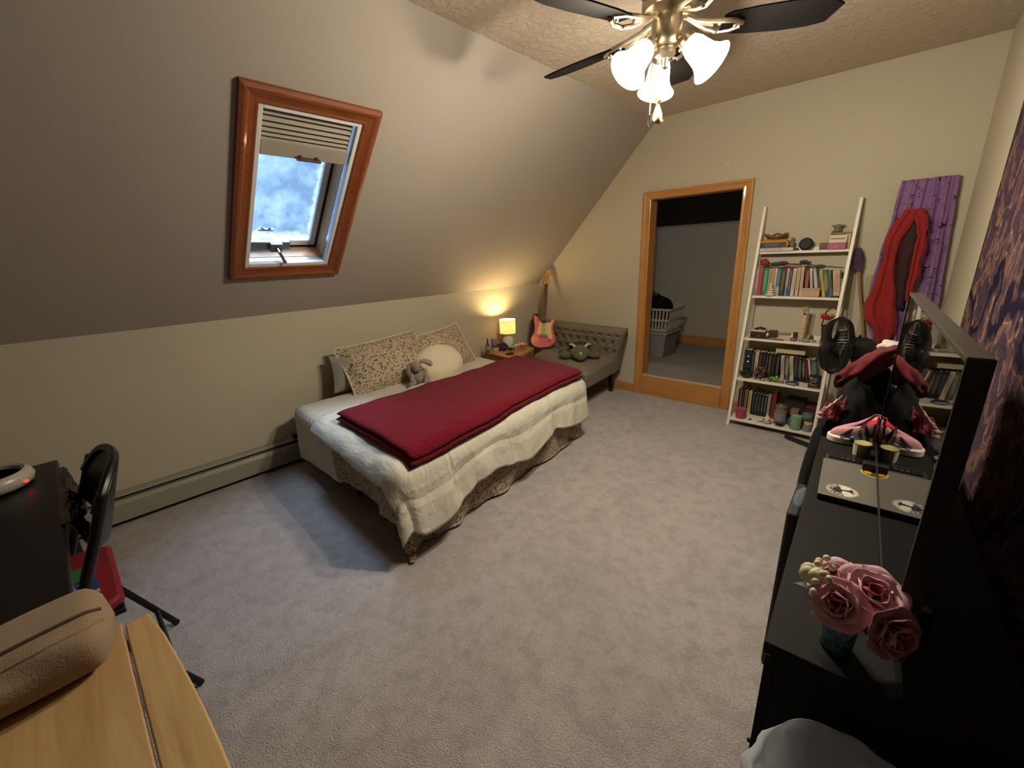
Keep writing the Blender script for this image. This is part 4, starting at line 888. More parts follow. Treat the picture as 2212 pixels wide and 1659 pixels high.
G().b2((-.038, -.035, 0), (.038, .035, .036), R_).out('body', plain('cream_card', 'bba88c', .7), cb_, bevel=.002); G().b2((-.039, -.036, .036), (.039, .036, .045), R_).out('lid', plain('rose_card', '94715f', .7), cb_, bevel=.002)
tag(G().b2((2.545, 3.69, z2), (2.572, 3.70, z2+.062)).out('oval_plaque', plain('dark_plaque', '232018', .5), bevel=.002), 'small dark plaque with oval leaning by the tall incense box', 'plaque')
ib = thing('incense_box', 'tall cream printed incense box standing on the third shelf', 'box', (2.585, 3.72, z2))
R_ = Matrix.Translation((2.588, 3.715, z2)) @ Matrix.Rotation(math.radians(2), 4, 'Y')
t = NT('incense_print'); mpi = t.fin(t.mix(t.ramp(t.noise(60, 4, .7), [(.5, 0), (.62, 1)]), 'bda888', '8d5f47'), .6)
G().b2((-.018, -.012, 0), (.018, .012, .235), R_).out('body', mpi, ib, bevel=.001); G().b2((-.018, -.0125, .215), (.018, .0125, .25), R_).out('flap', plain('incense_flap', '8a7a5c', .6), ib); G().b2((-.008, -.0132, .19), (.008, -.0118, .207), R_).out('stamp', plain('maroon_stamp', '5a1f24', .6), ib)
tag(G().b2((2.262, 3.642, z2), (2.50, 3.660, z2+.006)).out('incense_holder', wood('holder_wood', '3a2316', '553421', 0), bevel=.002), 'long flat wooden incense holder along the front of the third shelf', 'incense holder')
for i, (x, r_, c, lb) in enumerate([(2.555, .020, '7d4a44', 'rosy crystal lump at the middle front of the third shelf'), (2.60, .018, '9a9286', 'pale quartz lump right of the rosy crystal'), (2.635, .020, '8c8578', 'grey quartz lump near the fan on the third shelf'), (2.665, .016, 'a39b8d', 'white pebble farthest right before the fan on the third shelf')]):
    tag(G().ell((x, 3.672+.01*(i % 2), z2+r_*.6), (r_, r_*.8, r_*.6), 12, 8, None, lambda d: 1+.25*noise.noise(d*2.5+Vector((i, 0, 0)))).out('crystal', plain('crystal%d' % i, c, .3)), lb, 'stone', 'crystals on the third shelf')
tag(G().lathe([(.030, 0), (.034, .004), (.03, .006)], (2.655, 3.72, z2), 20).lathe([(.012, .006), (.016, .03), (.0, .05)], (2.655, 3.72, z2), 8).out('trinket_dish', plain('pewter', '59554e', .4, .5)), 'pewter dish with a pointed crystal behind the quartz lumps', 'dish')
vf = thing('dried_bouquet', 'red and cream dried flowers in a dark basket at the right of the third shelf', 'flowers', (2.745, 3.74, z2))
G().lathe([(.025, 0), (.036, .05), (.045, .12), (.042, .12), (.03, .05), (.02, .003)], (2.745, 3.74, z2), 18).out('basket', plain('wicker_dark', '3b2418', .8, bump=.6, bscale=160), vf)
gg = G(); a_ = [(2.70, 3.74, z2+.12), (2.715, 3.74, z2+.22), (2.75, 3.74, z2+.262), (2.785, 3.74, z2+.22), (2.79, 3.74, z2+.12)]; gg.tube(a_, .003, 6).tube([(q[0], q[1]+.02, q[2]-.01) for q in a_], .003, 6).out('handle', plain('handle_twig', '42291a', .8), vf)
for x, z_, c, r_ in ((2.715, .185, '8f1a1c', .026), (2.74, .175, '7a1016', .024), (2.70, .20, 'b4692f', .014), (2.755, .215, 'c2b083', .018), (2.772, .205, 'b7a371', .016), (2.765, .19, '6d5a34', .018)):
    G().ell((x, 3.715, z2+z_), (r_, r_*.7, r_*.6), 10, 8, None, lambda d: 1+.25*math.sin(d.x*8)*math.sin(d.z*7)).out('bloom', plain('dry_'+c, c, .8), vf)
# fourth shelf
z3 = SH[3]+.0005
hb_ = flatbook(2.448, 3.705, z3+.2065, .188, .030, .10, 'b7a486', 'thick cream book lying across the tops of the lower row')
bd = thing('brown_dish', 'dark brown pottery dish with a curled handle at the left of the fourth shelf', 'dish', (2.285, 3.625, z3))
mbd = plain('dark_pottery', '2a1a14', .35)
G().lathe([(.030, 0), (.036, .010), (.040, .032), (.037, .032), (.033, .012), (0, .006)], (2.288, 3.625, z3), 22).out('bowl', mbd, bd); G().tube([(2.252, 3.62, z3+.015), (2.243, 3.61, z3+.035), (2.248, 3.605, z3+.05)], [.008, .008, .006], 8).out('handle', mbd, bd)
sj = thing('stone_jar', 'glass jar filled with red and brown polished stones', 'jar', (2.375, 3.62, z3))
t = NT('clear_glass'); gl = t.new('ShaderNodeBsdfGlossy'); gl.inputs['Roughness'].default_value = .05; tr = t.new('ShaderNodeBsdfTransparent'); tr.inputs[0].default_value = (.93, .95, .93, 1); lw = t.new('ShaderNodeLayerWeight'); lw.inputs[0].default_value = .25
mx = t.new('ShaderNodeMixShader'); t.set(mx, 0, t.math('MULTIPLY', lw.outputs['Facing'], .45)); t.t.links.new(tr.outputs[0], mx.inputs[1]); t.t.links.new(gl.outputs[0], mx.inputs[2]); t.t.links.new(mx.outputs[0], t.o.inputs[0]); m_glass = t.m
G().lathe([(.034, 0), (.040, .006), (.042, .05), (.036, .085), (.028, .105), (.026, .105), (.034, .084), (.039, .05), (.037, .008), (0, .004)], (2.375, 3.62, z3), 24).out('jar', m_glass, sj)
rnd = random.Random(9); sc_ = ['6b2a2a', '7d4536', '5a4638', '4a5540', '8a6a58', '3d2326']; sm = [plain('polished_'+c, c, .25) for c in sc_]
for k in range(46):
    lv = k//8; a = k*2.4; rr = .026*(1 if k % 8 < 6 else .3)*(1-.08*max(0, lv-3)); G().ell((2.375+rr*math.cos(a), 3.62+rr*math.sin(a), z3+.014+lv*.0145+rnd.uniform(0, .004)), (.011, .009, .008), 8, 6).out('stone', sm[k % 6], sj)
for i, (x, y, r_, c, lb) in enumerate([(2.378, 3.585, .012, 'b3a490', 'round white pebble in front of the stone jar'), (2.408, 3.59, .016, '8d8478', 'grey shell left of the green bow'), (2.438, 3.588, .014, '9c9382', 'pale shell touching the green bow'), (2.53, 3.60, .020, '8a6a50', 'brown seashell right of the green bow'), (2.72, 3.585, .012, '5a4630', 'tiny brown stone before the black box')]):
    tag(G().ell((x, y, z3+r_*.6), (r_, r_*.8, r_*.6), 12, 8, None, lambda d: 1+.18*noise.noise(d*3+Vector((0, i, 0)))).out('shell', plain('shell%d' % i, c, .5)), lb, 'shell', 'shells on the fourth shelf')
gbw = thing('green_bow', 'bright green curled satin bow on the fourth shelf', 'bow', (2.48, 3.605, z3)); mgr = plain('lime_satin', '5d8a1c', .35)
for k in range(7):
    a = k*.9; G().tube([(2.48, 3.605, z3+.018), (2.48+.022*math.cos(a), 3.605+.014*math.sin(a), z3+.030+.008*math.sin(a*2)), (2.48+.036*math.cos(a+.4), 3.605+.018*math.sin(a+.4), z3+.016)], [.006, .011, .007], 8).out('loop', mgr, gbw)
G().tube([(2.48, 3.605, z3+.012), (2.435, 3.60, z3+.012)], [.008, .012], 8).out('tail', plain('dark_green_satin', '26331a', .5), gbw)
G().ell((2.48, 3.60, z3+.016), .011, 10, 8).out('knot', mgr, gbw)
bg_ = thing('blue_agate', 'blue agate slice lying in front of the white lettered book', 'stone', (2.60, 3.595, z3))
G().ell((2.60, 3.595, z3+.014), (.045, .026, .014), 18, 8, None, lambda d: 1+.12*noise.noise(d*4)).out('slice', plain('agate_blue', '28355a', .2, var=.5, scale=60), bg_); G().ell((2.60, 3.58, z3+.012), (.036, .014, .008), 14, 6).out('rim', plain('agate_grey', '7b8088', .3), bg_)
kb = thing('black_gift_box', 'black box with white hand-lettered lines at the right of the fourth shelf', 'box', (2.735, 3.605, z3))
R_ = Matrix.Translation((2.735, 3.605, z3)) @ Matrix.Rotation(math.radians(8), 4, 'Z')
G().b2((-.036, -.030, .012), (.036, .030, .088), R_).out('body', m_blackmat, kb, bevel=.002); G().b2((-.037, -.031, 0), (.037, .031, .013), R_).out('base', plain('kraft_base', '5d4022', .7), kb)
wl = plain('white_ink', 'c9c2b6', .7)
def stroke(pts, r=.0016): return G().tube([(x, -.0308, z) for x, z in pts], r, 5, R_)
gl_ = [stroke([(-.030, .064), (-.030, .080), (-.020, .081), (-.018, .074), (-.028, .071), (-.015, .070), (-.012, .074), (-.006, .069), (.0, .073), (.010, .070)]),
 stroke([(-.022, .046), (-.021, .060), (-.015, .050), (-.010, .060), (-.008, .046)]), stroke([(-.002, .060), (.004, .053), (.010, .060)]), stroke([(.004, .053), (.002, .045)]),
 stroke([(-.032, .038), (-.020, .039)]), stroke([(-.026, .038), (-.027, .022), (-.018, .022), (-.014, .030), (-.008, .022), (-.003, .031), (.004, .022), (.010, .030), (.014, .024)])]
for g_ in gl_: g_.out('lettering', wl, kb)
# bottom shelf
z4 = SH[4]+.0005
def candle(x, y, z, r, h, body, top, label, name='candle', lid=None, sub='tin', gap=0):
    o = thing(name, label, 'candle', (x, y, z)); G().lathe([(r*.9, 0), (r, .004), (r, h*.92), (r*.95, h)], (x, y, z), 24).out(sub, body, o)
    if lid: G().lathe([(r*1.02, h), (r*1.02, h+lid[1]), (r*.95, h+lid[1]+.002)], (x, y, z), 24).out('lid', lid[0], o)
    if top: G().lathe([(r*.88, h+.0005), (0, h+.001)], (x, y, z), 24).out('wax', top, o)
    return o
candle(2.298, 3.545, z4, .037, .080, plain('pink_glass', '8a3a50', .3, var=.3, scale=40), plain('pink_wax', '9c4f62', .5), 'round pink candle at the left of the bottom shelf', sub='body')
gn = thing('white_bulb_ornament', 'white garlic-shaped ornament with dark eyes on the bottom shelf', 'ornament', (2.487, 3.535, z4)); mw_ = plain('bone_white', 'b9ab92', .5)
G().lathe([(.010, 0), (.026, .010), (.030, .028), (.024, .045), (.012, .056), (.007, .068), (0, .072)], (2.487, 3.535, z4), 20).out('body', mw_, gn)
for s in (-1, 1): G().ell((2.487+s*.018, 3.509, z4+.036), (.006, .003, .004), 8, 6).out('eye', m_blackmat, gn)
tj = thing('tall_glass_jar', 'tall glass candle jar with grey label in the middle of the bottom shelf', 'jar', (2.56, 3.59, z4))
G().lathe([(.038, 0), (.042, .006), (.042, .105), (.034, .118), (.034, .130), (.040, .133), (.040, .145), (.036, .147)], (2.56, 3.59, z4), 26).out('glass', plain('olive_glass', '6c6550', .2, var=.2), tj); G().lathe([(.0425, .02), (.0425, .09)], (2.56, 3.59, z4), 26).out('label', plain('mauve_label', '7d7780', .6), tj); G().lathe([(.036, .147), (.030, .158), (.0, .162)], (2.56, 3.59, z4), 22).out('lid', plain('jar_lid', '4f4238', .4), tj)
candle(2.570, 3.530, z4, .033, .028, m_glass, plain('brown_wax', '4a2a20', .5), 'short brown wax candle in a low glass before the tall jar', sub='glass')
cj2 = thing('candle_jar', 'grey blue candle jar with silver rim behind the green pillar candle', 'jar', (2.645, 3.60, z4)); G().lathe([(.030, 0), (.034, .005), (.034, .06), (.03, .066)], (2.645, 3.60, z4), 22).out('glass', plain('slate_glass', '4f5a5c', .2), cj2); G().lathe([(.032, .066), (.032, .082), (.03, .084)], (2.645, 3.60, z4), 22).out('lid', m_chrome, cj2)
tag(G().b2((2.622, 3.58, z4+.0845), (2.672, 3.63, z4+.135)).out('brown_card_box', plain('brown_card', '7a5a3c', .7, var=.25, scale=60), bevel=.002), 'brown card box stacked on the grey blue candle jar', 'box')
candle(2.672, 3.535, z4, .036, .105, plain('sage_wax', '6b8a70', .6, var=.12, scale=30), plain('sage_top', '8ba085', .6), 'sage green pillar candle at the front of the bottom shelf', 'pillar_candle', sub='wax_body')
candle(2.728, 3.60, z4+.045, .036, .075, plain('sea_glass', '5b7274', .2), None, 'sea blue candle tin with silver lid at the back of the bottom shelf', lid=(m_chrome, .012))
candle(2.728, 3.60, z4, .035, .044, plain('olive_jar', '3d3b24', .3), None, 'dark olive jar under the sea blue candle', name='jar', sub='body')
candle(2.742, 3.545, z4, .030, .034, plain('lavender_tin', '76747e', .4), None, 'lavender tin lowest in the right-hand pair on the bottom shelf', lid=(m_brass, .010))
candle(2.746, 3.55, z4+.0465, .027, .030, plain('cream_tin', 'b5a68f', .4), None, 'cream tin upper in the right-hand pair on the bottom shelf', lid=(plain('bronze_lid', '5b463a', .35, .6), .012))
tag(G().ell((2.37, 3.535, z4+.006), (.012, .007, .006), 10, 6).out('black_pebble', m_blackmat), 'tiny black pebble beside the pink candle', 'stone')
tag(G().tube([(2.425, 3.525, z4+.003), (2.445, 3.54, z4+.004), (2.465, 3.55, z4+.008)], [.002, .003, .006], 6).out('twig', plain('twig_dark', '2c241c', .7)), 'small dark twig on the bottom shelf before the dark set', 'twig')
tag(G().b2((2.70, 3.66, z4), (2.775, 3.80, z4+.15)).out('crimson_box', plain('crimson_card', '3f1216', .6), bevel=.004), 'dark crimson box at the back right of the bottom shelf', 'box')
tag(G().b2((2.56, 3.72, z4), (2.69, 3.82, z4+.17)).out('dark_basket', plain('dark_weave', '1f1914', .8, bump=.6, bscale=90), bevel=.006), 'dark woven basket at the back of the bottom shelf', 'basket')
# walking stick with purple tassel on the right post
wk = thing('walking_stick', 'tan wooden stick leaning beside the bookshelf with a purple yarn tassel', 'stick', (2.9, 3.79, .3))
G().tube([(2.822, 3.80, 1.35), (2.87, 3.80, 1.08), (2.935, 3.795, .80), (3.06, 3.76, .02)], .009, 8).out('shaft', wood('stick_wood', '7a5c38', '9a7a50', 2), wk)
gg = G(); rnd = random.Random(3)
for k in range(46):
    a = rnd.uniform(0, 2*PI); r_ = rnd.uniform(.006, .03); l = rnd.uniform(.08, .16)
    gg.tube([(2.818, 3.80, 1.345), (2.822+r_*.7*math.cos(a), 3.795+r_*.5*math.sin(a), 1.33), (2.832+r_*math.cos(a), 3.795+r_*.6*math.sin(a), 1.34-l*.6), (2.838+r_*.9*math.cos(a), 3.795+r_*.6*math.sin(a), 1.34-l)], .0035, 5)
gg.out('tassel', cloth('purple_yarn', '4c3a5c', .3, 60), wk)
# ------------------------------------------------------------------ cloths on the far wall
def strip(cl, depth=3.80, n=40, m=14, fold=.012, fk=9, sd=0):
    """cl: list of (x_left, x_right, z)"""
    def f(u, v):
        k = v*(len(cl)-1); i = min(int(k), len(cl)-2); t_ = k-i
        xl = cl[i][0]*(1-t_)+cl[i+1][0]*t_; xr = cl[i][1]*(1-t_)+cl[i+1][1]*t_; z = cl[i][2]*(1-t_)+cl[i+1][2]*t_
        x = xl+(xr-xl)*u; w = abs(xr-xl)
        y = depth-fold*(math.sin(u*fk+sd+1.5*noise.noise(Vector((v*3, u*2, sd))))+.4*math.sin(u*fk*2.7+sd*2+v*2))*min(1, .35+v*1.3)
        x += .012*noise.noise(Vector((v*9, sd, u*2)))*(1 if u < .12 or u > .88 else .4)
        return Vector((x, y, z+.004*noise.noise(Vector((u*5, v*5, sd)))))
    return G().grid(f, m, n)
t = NT('purple_batik'); b0 = t.mix(t.noise(7, 4), '765480', '8a6692'); 
b0 = t.mix(t.ramp(t.noise(22, 5, .7, None, 1.2), [(.56, 0), (.62, 1)]), b0, '23163a'); b0 = t.mix(t.math('MULTIPLY', t.ramp(t.noise(30, 3, .6, None, 3), [(.52, 0), (.535, 1), (.55, 0)]), t.ramp(t.noise(5, 3), [(.52, 0), (.58, 1)])), b0, 'a58fa8')
m_batik = t.fin(b0, .9, 0, .2, .1)
tag(strip([(2.975, 3.230, 1.735), (2.960, 3.245, 1.50), (2.940, 3.262, 1.25), (2.922, 3.275, 1.02), (2.935, 3.285, .88), (2.985, 3.285, .75), (3.025, 3.28, .63)], 3.812, 60, 70, .019, 30, 2).out('purple_scarf', m_batik, solid=.003, ang=180), 'purple batik scarf with black and white print hung on the far wall', 'scarf')
t = NT('red_chiffon'); m_red = t.fin(t.mix(t.noise(6, 5, .6), '6d0f16', 'a02a22'), .8, 0, .25, .1)
rd = thing('red_scarf', 'sheer red scarf draped in a loop over the purple one', 'scarf', (3.05, 3.77, .6))
strip([(3.02, 3.095, 1.560), (2.985, 3.075, 1.49), (2.955, 3.035, 1.39), (2.965, 3.025, 1.26), (2.945, 3.045, 1.12), (2.912, 3.075, .965), (2.93, 3.10, .87), (2.985, 3.105, .80), (3.02, 3.085, .72), (3.05, 3.065, .625)], 3.758, 60, 20, .013, 12, 5).out('left_tail', m_red, rd, solid=.003, ang=180)
strip([(3.03, 3.11, 1.560), (3.075, 3.135, 1.50), (3.105, 3.150, 1.40), (3.105, 3.152, 1.25), (3.11, 3.148, 1.12), (3.118, 3.142, 1.00)], 3.756, 50, 12, .008, 9, 1).out('right_tail', m_red, rd, solid=.003, ang=180)
strip([(3.035, 3.105, 1.50), (3.03, 3.112, 1.40), (3.03, 3.112, 1.25), (3.04, 3.115, 1.10), (3.06, 3.12, .95)], 3.774, 40, 10, .006, 7, 3).out('shaded_inside', plain('maroon_shade', '2c070b', .85), rd, solid=.003)  # back of the scarf, darkened in colour for the shade inside the loop
tag(strip([(2.895, 3.02, 1.155), (2.90, 3.08, .90), (2.90, 3.12, .55), (2.90, 3.13, .18)], 3.832, 30, 30, .006, 20, 4).out('beige_cloth', cloth('beige_muslin', 'a3977f', .1, 6), solid=.003, ang=180), 'beige muslin hanging on the wall behind the pedestal fan', 'cloth')
# ------------------------------------------------------------------ pedestal fan
pf = thing('pedestal_fan', 'black pedestal fan before the right end of the bookshelf, facing left', 'fan', (2.93, 3.30, 0))
axf = Vector((-.93, -.36, .06)).normalized(); qf = axf.to_track_quat('Z', 'Y').to_matrix().to_4x4(); qf.translation = Vector((2.845, 3.25, .765))
RC = .178
gg = G()
for k in range(64):
    a = 2*PI*k/64; c, s = math.cos(a), math.sin(a)
    gg.tube([(.03*c, .03*s, .062), (.10*c, .10*s, .060), (.155*c, .155*s, .040), (RC*c, RC*s, .0)], .0022, 4, qf)
gg.tube([(RC*math.cos(2*PI*k/40), RC*math.sin(2*PI*k/40), 0) for k in range(41)], .005, 6, qf); gg.lathe([(0, .066), (.03, .065), (.034, .060), (.03, .056)], (0, 0, 0), 20, qf)
o_ = gg.out('front_grille', m_black, pf); o_['kind'] = 'stuff'
gg = G()
for k in range(64):
    a = 2*PI*k/64; c, s = math.cos(a), math.sin(a)
    gg.tube([(.05*c, .05*s, -.062), (.11*c, .11*s, -.058), (.16*c, .16*s, -.036), (RC*c, RC*s, -.0)], .0022, 4, qf)
gg.lathe([(.05, -.060), (.05, -.066), (.0, -.067)], (0, 0, 0), 20, qf); o_ = gg.out('rear_grille', m_black, pf); o_['kind'] = 'stuff'
for k in range(5):
    a = 2*PI*k/5
    def bf(u, v, a=a):
        r = .03+.125*v; th = a+(u-.5)*(1.0-.25*v)+.25*v; return (r*math.cos(th), r*math.sin(th), .010+(.5-u)*.05*(1-.3*v))
    G().grid(bf, 6, 8, m=qf).out('blade', plain('smoke_blade', '141416', .25), pf, solid=.0025, ang=180)
G().lathe([(.028, .035), (.03, -.02)], (0, 0, 0), 18, qf).out('hub', m_black, pf)
G().lathe([(.035, -.06), (.055, -.075), (.062, -.10), (.062, -.150), (.052, -.178), (.02, -.188)], (0, 0, 0), 24, qf).out('motor_housing', m_blackmat, pf)
G().cyl((0, .05, -.11), (0, .075, -.11), .008, .007, 10, qf).out('oscillation_knob', m_black, pf)
mp0 = qf @ Vector((0, 0, -.115))
G().cyl((mp0.x, mp0.y, .0), (mp0.x, mp0.y, mp0.z-.03), .013, .013, 12).cyl((mp0.x, mp0.y, .05), (mp0.x, mp0.y, .42), .019, .017, 12).out('pole', m_black, pf)
G().cyl((mp0.x, mp0.y, .40), (mp0.x, mp0.y, .46), .028, .024, 14).out('height_collar', m_black, pf)
G().box((mp0.x, mp0.y, mp0.z-.06), (.05, .05, .07)).out('tilt_joint', m_black, pf, bevel=.01)
for a in (152, 332, 62, 242): G().tube([(mp0.x, mp0.y, .022), (mp0.x+.36*math.cos(math.radians(a)), mp0.y+.36*math.sin(math.radians(a)), .018)] if a in (152,) else [(mp0.x, mp0.y, .022), (mp0.x+.20*math.cos(math.radians(a)), mp0.y+.20*math.sin(math.radians(a)), .018)], .016, 8).out('foot_bar', m_black, pf)
#@@P4
# ------------------------------------------------------------------ long black dresser with the television
DZ = .70
D0, D1, D2, D3 = (3.024, .717), (2.966, 1.80), (3.30, 1.82), (3.355, .735)
dr_ = thing('dresser', 'long low black dresser against the tapestry wall under the television', 'dresser', (3.17, 1.27, 0))
m_dres = plain('black_laminate', '070605', .7, 0, .2, .25, 8)
G().prism([D0, D3, D2, D1], DZ-.025, DZ).out('top', m_dres, dr_, bevel=.003)
def inset(k, fx): return [(D0[0]+fx, D0[1]+k), (D3[0]-.005, D3[1]+k), (D2[0]-.005, D2[1]-k), (D1[0]+fx, D1[1]-k)]
G().prism(inset(.012, .022), .05, DZ-.025).out('body', m_dres, dr_, bevel=.002)
G().prism(inset(.03, .05), 0, .05).out('plinth', m_blackmat, dr_)
ev = Vector((D1[0]-D0[0], D1[1]-D0[1], 0)); Ld = ev.length; ed_ = ev.normalized(); en_ = Vector((-ed_.y, ed_.x, 0))
for c in range(3):
    for r_ in range(2):
        a = Vector((D0[0]+.022, D0[1], 0))+ed_*(.02+c*(Ld-.03)/3); b = a+ed_*((Ld-.03)/3-.01); z0, z1 = .07+r_*.30, .355+r_*.30
        pull = .0
        o1, o2 = en_*(pull+.018), en_*(pull)
        g = G().hexa([tuple(a+o2+Vector((0, 0, z0))), tuple(b+o2+Vector((0, 0, z0))), tuple(b+o1+Vector((0, 0, z0))), tuple(a+o1+Vector((0, 0, z0)))], [tuple(a+o2+Vector((0, 0, z1))), tuple(b+o2+Vector((0, 0, z1))), tuple(b+o1+Vector((0, 0, z1))), tuple(a+o1+Vector((0, 0, z1)))])
        dw = g.out('drawer', m_dres, dr_, smooth=False, fix=True, bevel=.002)
        mc_ = (a+b)/2+o1+en_*.010; G().ell((mc_.x, mc_.y, (z0+z1)/2), .006, 10, 8).out('knob', m_black, dw)
        if pull: G().hexa([tuple(a+Vector((0, 0, z0))), tuple(b+Vector((0, 0, z0))), tuple(b+o2+Vector((0, 0, z0))), tuple(a+o2+Vector((0, 0, z0)))], [tuple(a+Vector((0, 0, z1-.03))), tuple(b+Vector((0, 0, z1-.03))), tuple(b+o2+Vector((0, 0, z1-.03))), tuple(a+o2+Vector((0, 0, z1-.03)))]).out('drawer_box', m_blackmat, dw, smooth=False, fix=True)
hm = thing('fabric_bin', 'narrow black fabric bin with blue grey jeans on top, beside the dresser front', 'bin', (2.958, 1.47, 0))
G().hexa([(2.952, 1.36, 0), (2.984, 1.36, 0), (2.974, 1.58, 0), (2.944, 1.58, 0)], [(2.952, 1.36, .60), (2.984, 1.36, .60), (2.974, 1.58, .60), (2.944, 1.58, .60)]).out('body', m_blackmat, hm, bevel=.008)
G().ell((2.968, 1.48, .590), (.018, .080, .022), 16, 10, None, lambda d: 1+.2*noise.noise(d*4)).out('folded_jeans', cloth('denim_grey', '4d5763', .2, 12), hm)
# television
T0, T1 = Vector((3.178, .765, 0)), Vector((3.118, 1.705, 0)); tz0, tz1 = .742, 1.229
et = (T1-T0).normalized(); nt_ = Vector((et.y, -et.x, 0))   # nt_ points to the wall side
tv = thing('television', 'large glossy black television standing on the dresser, reflecting the room', 'television', (3.15, 1.22, DZ))
def tvb(s0, s1, z0, z1, d0, d1): 
    P = lambda s, d, z: tuple(T0+et*s+nt_*d+Vector((0, 0, z))); return G().hexa([P(s0, d0, z0), P(s0, d1, z0), P(s1, d1, z0), P(s1, d0, z0)], [P(s0, d0, z1), P(s0, d1, z1), P(s1, d1, z1), P(s1, d0, z1)])
Lt = (T1-T0).length
t = NT('tv_glass'); m_tv = t.fin('020203', .02, 0, .5)
tvb(.008, Lt-.008, tz0+.012, tz1-.008, -.0005, .004).out('screen', m_tv, tv, smooth=False, fix=True)
m_bez = plain('bezel_dark', '1d1c1c', .4, .3)
tvb(0, Lt, tz1-.008, tz1, -.002, .024).out('bezel', plain('bezel_top_lit_grey', '4a4743', .35, .4), tv, smooth=False, fix=True, bevel=.001)  # lamp reflection along the top edge put into the bezel's lighter grey
tvb(0, Lt, tz0, tz0+.012, -.002, .024).out('bezel', m_bez, tv, smooth=False, fix=True, bevel=.001)
tvb(0, .008, tz0, tz1, -.002, .024).out('bezel', m_bez, tv, smooth=False, fix=True); tvb(Lt-.008, Lt, tz0, tz1, -.002, .024).out('bezel', m_bez, tv, smooth=False, fix=True)
tvb(.01, Lt-.01, tz0+.01, tz1-.01, .004, .022).out('back_case', m_blackmat, tv, smooth=False, fix=True)
tvb(.15, Lt-.15, tz0+.04, tz1-.2, .022, .05).out('rear_housing', m_blackmat, tv, smooth=False, fix=True)
for s in (.16, Lt-.16): tvb(s-.012, s+.012, DZ, tz0, -.03, .07).out('foot', m_bez, tv, smooth=False, fix=True, bevel=.003)
# laptop with stickers
lt = thing('laptop', 'closed grey laptop with round tree stickers on the black dresser', 'laptop', (3.10, 1.43, DZ))
la, lb_ = Vector((3.020, 1.307, 0)), Vector((3.002, 1.559, 0)); eyl = (lb_-la).normalized(); exl = Vector((eyl.y, -eyl.x, 0)); 
LM = Matrix((exl, eyl, Vector((0, 0, 1)))).transposed().to_4x4(); LM.translation = la+Vector((0, 0, DZ))
G().b2((0, 0, .002), (.20, .253, .011), LM).out('base', plain('laptop_dark', '15151a', .4, .2), lt, bevel=.002)
G().b2((0, 0, .0115), (.20, .253, .0185), LM).out('lid', plain('laptop_grey', '6e6a64', .42, .35, var=.04, scale=200), lt, bevel=.0015)
def tree_sticker(cx, cy, r, rot):
    M_ = LM @ Matrix.Translation((cx, cy, .0188)) @ Matrix.Rotation(rot, 4, 'Z')
    st_ = G().lathe([(r, 0), (r, .0003)], (0, 0, 0), 40, M_).out('sticker', plain('sticker_white', 'c9c2b4', .5), lt)
    g = G().tube([(r*.93*math.cos(2*PI*k/40), r*.93*math.sin(2*PI*k/40), .0004) for k in range(41)], r*.02, 5, M_)
    g.tube([(0, -r*.5, .0004), (r*.03, -r*.1, .0004), (0, r*.15, .0004)], [r*.09, r*.06, r*.05], 5, M_)
    rnd = random.Random(5)
    for k in range(15):
        a = PI*(.02+.96*k/14); x1, y1 = r*.45*math.cos(a), r*.1+r*.40*math.sin(a); x2, y2 = r*.85*math.cos(a+rnd.uniform(-.2, .2)), r*.05+r*.78*math.sin(a+rnd.uniform(-.1, .1))
        g.tube([(0, r*.05, .0004), (x1, y1, .0004), (x2, y2, .0004)], [r*.04, r*.03, r*.015], 4, M_)
        for q in range(2): aa = a+rnd.uniform(-.25, .25); rr = r*rnd.uniform(.5, .85); g.ell((rr*math.cos(aa), r*.05+rr*.95*math.sin(aa)*.9, .0004), (r*.06, r*.045, .0003), 6, 4, M_)
    for k in range(60): aa = PI*rnd.uniform(-.05, 1.05); rr = r*math.sqrt(rnd.uniform(.12, .74)); g.ell((rr*math.cos(aa), r*.08+rr*math.sin(aa)*.95, .0004), (r*rnd.uniform(.03, .06), r*rnd.uniform(.03, .05), .0003), 6, 4, M_)
    for k in range(6): a = PI*(1.15+.7*k/5); g.tube([(0, -r*.45, .0004), (r*.3*math.cos(a), -r*.5+r*.15*math.sin(a), .0004), (r*.6*math.cos(a), -r*.45+r*.38*math.sin(a), .0004)], [r*.05, r*.03, r*.015], 4, M_)
    g.out('tree_print', m_blackmat, st_)
tree_sticker(.053, .047, .036, math.radians(100))
ys_ = G().lathe([(.036, 0), (.036, .0003)], (0, 0, 0), 36, LM @ Matrix.Translation((.128, .235-.02, .0188))).out('sticker', plain('sticker_yellow', 'b59a35', .5), lt)
g = G().lathe([(.031, 0), (.031, .0005)], (0, 0, 0), 36, LM @ Matrix.Translation((.128, .215, .0188))); g.out('green_disc', plain('sticker_green', '24341c', .5), ys_)
g = G()
for s in (-1, 1): g.ell((s*.019, -.006, .0007), (.009, .012, .0004), 10, 4, LM @ Matrix.Translation((.128, .215, .0188)))
g.out('orange_print', plain('sticker_orange', 'b57a25', .5), ys_)
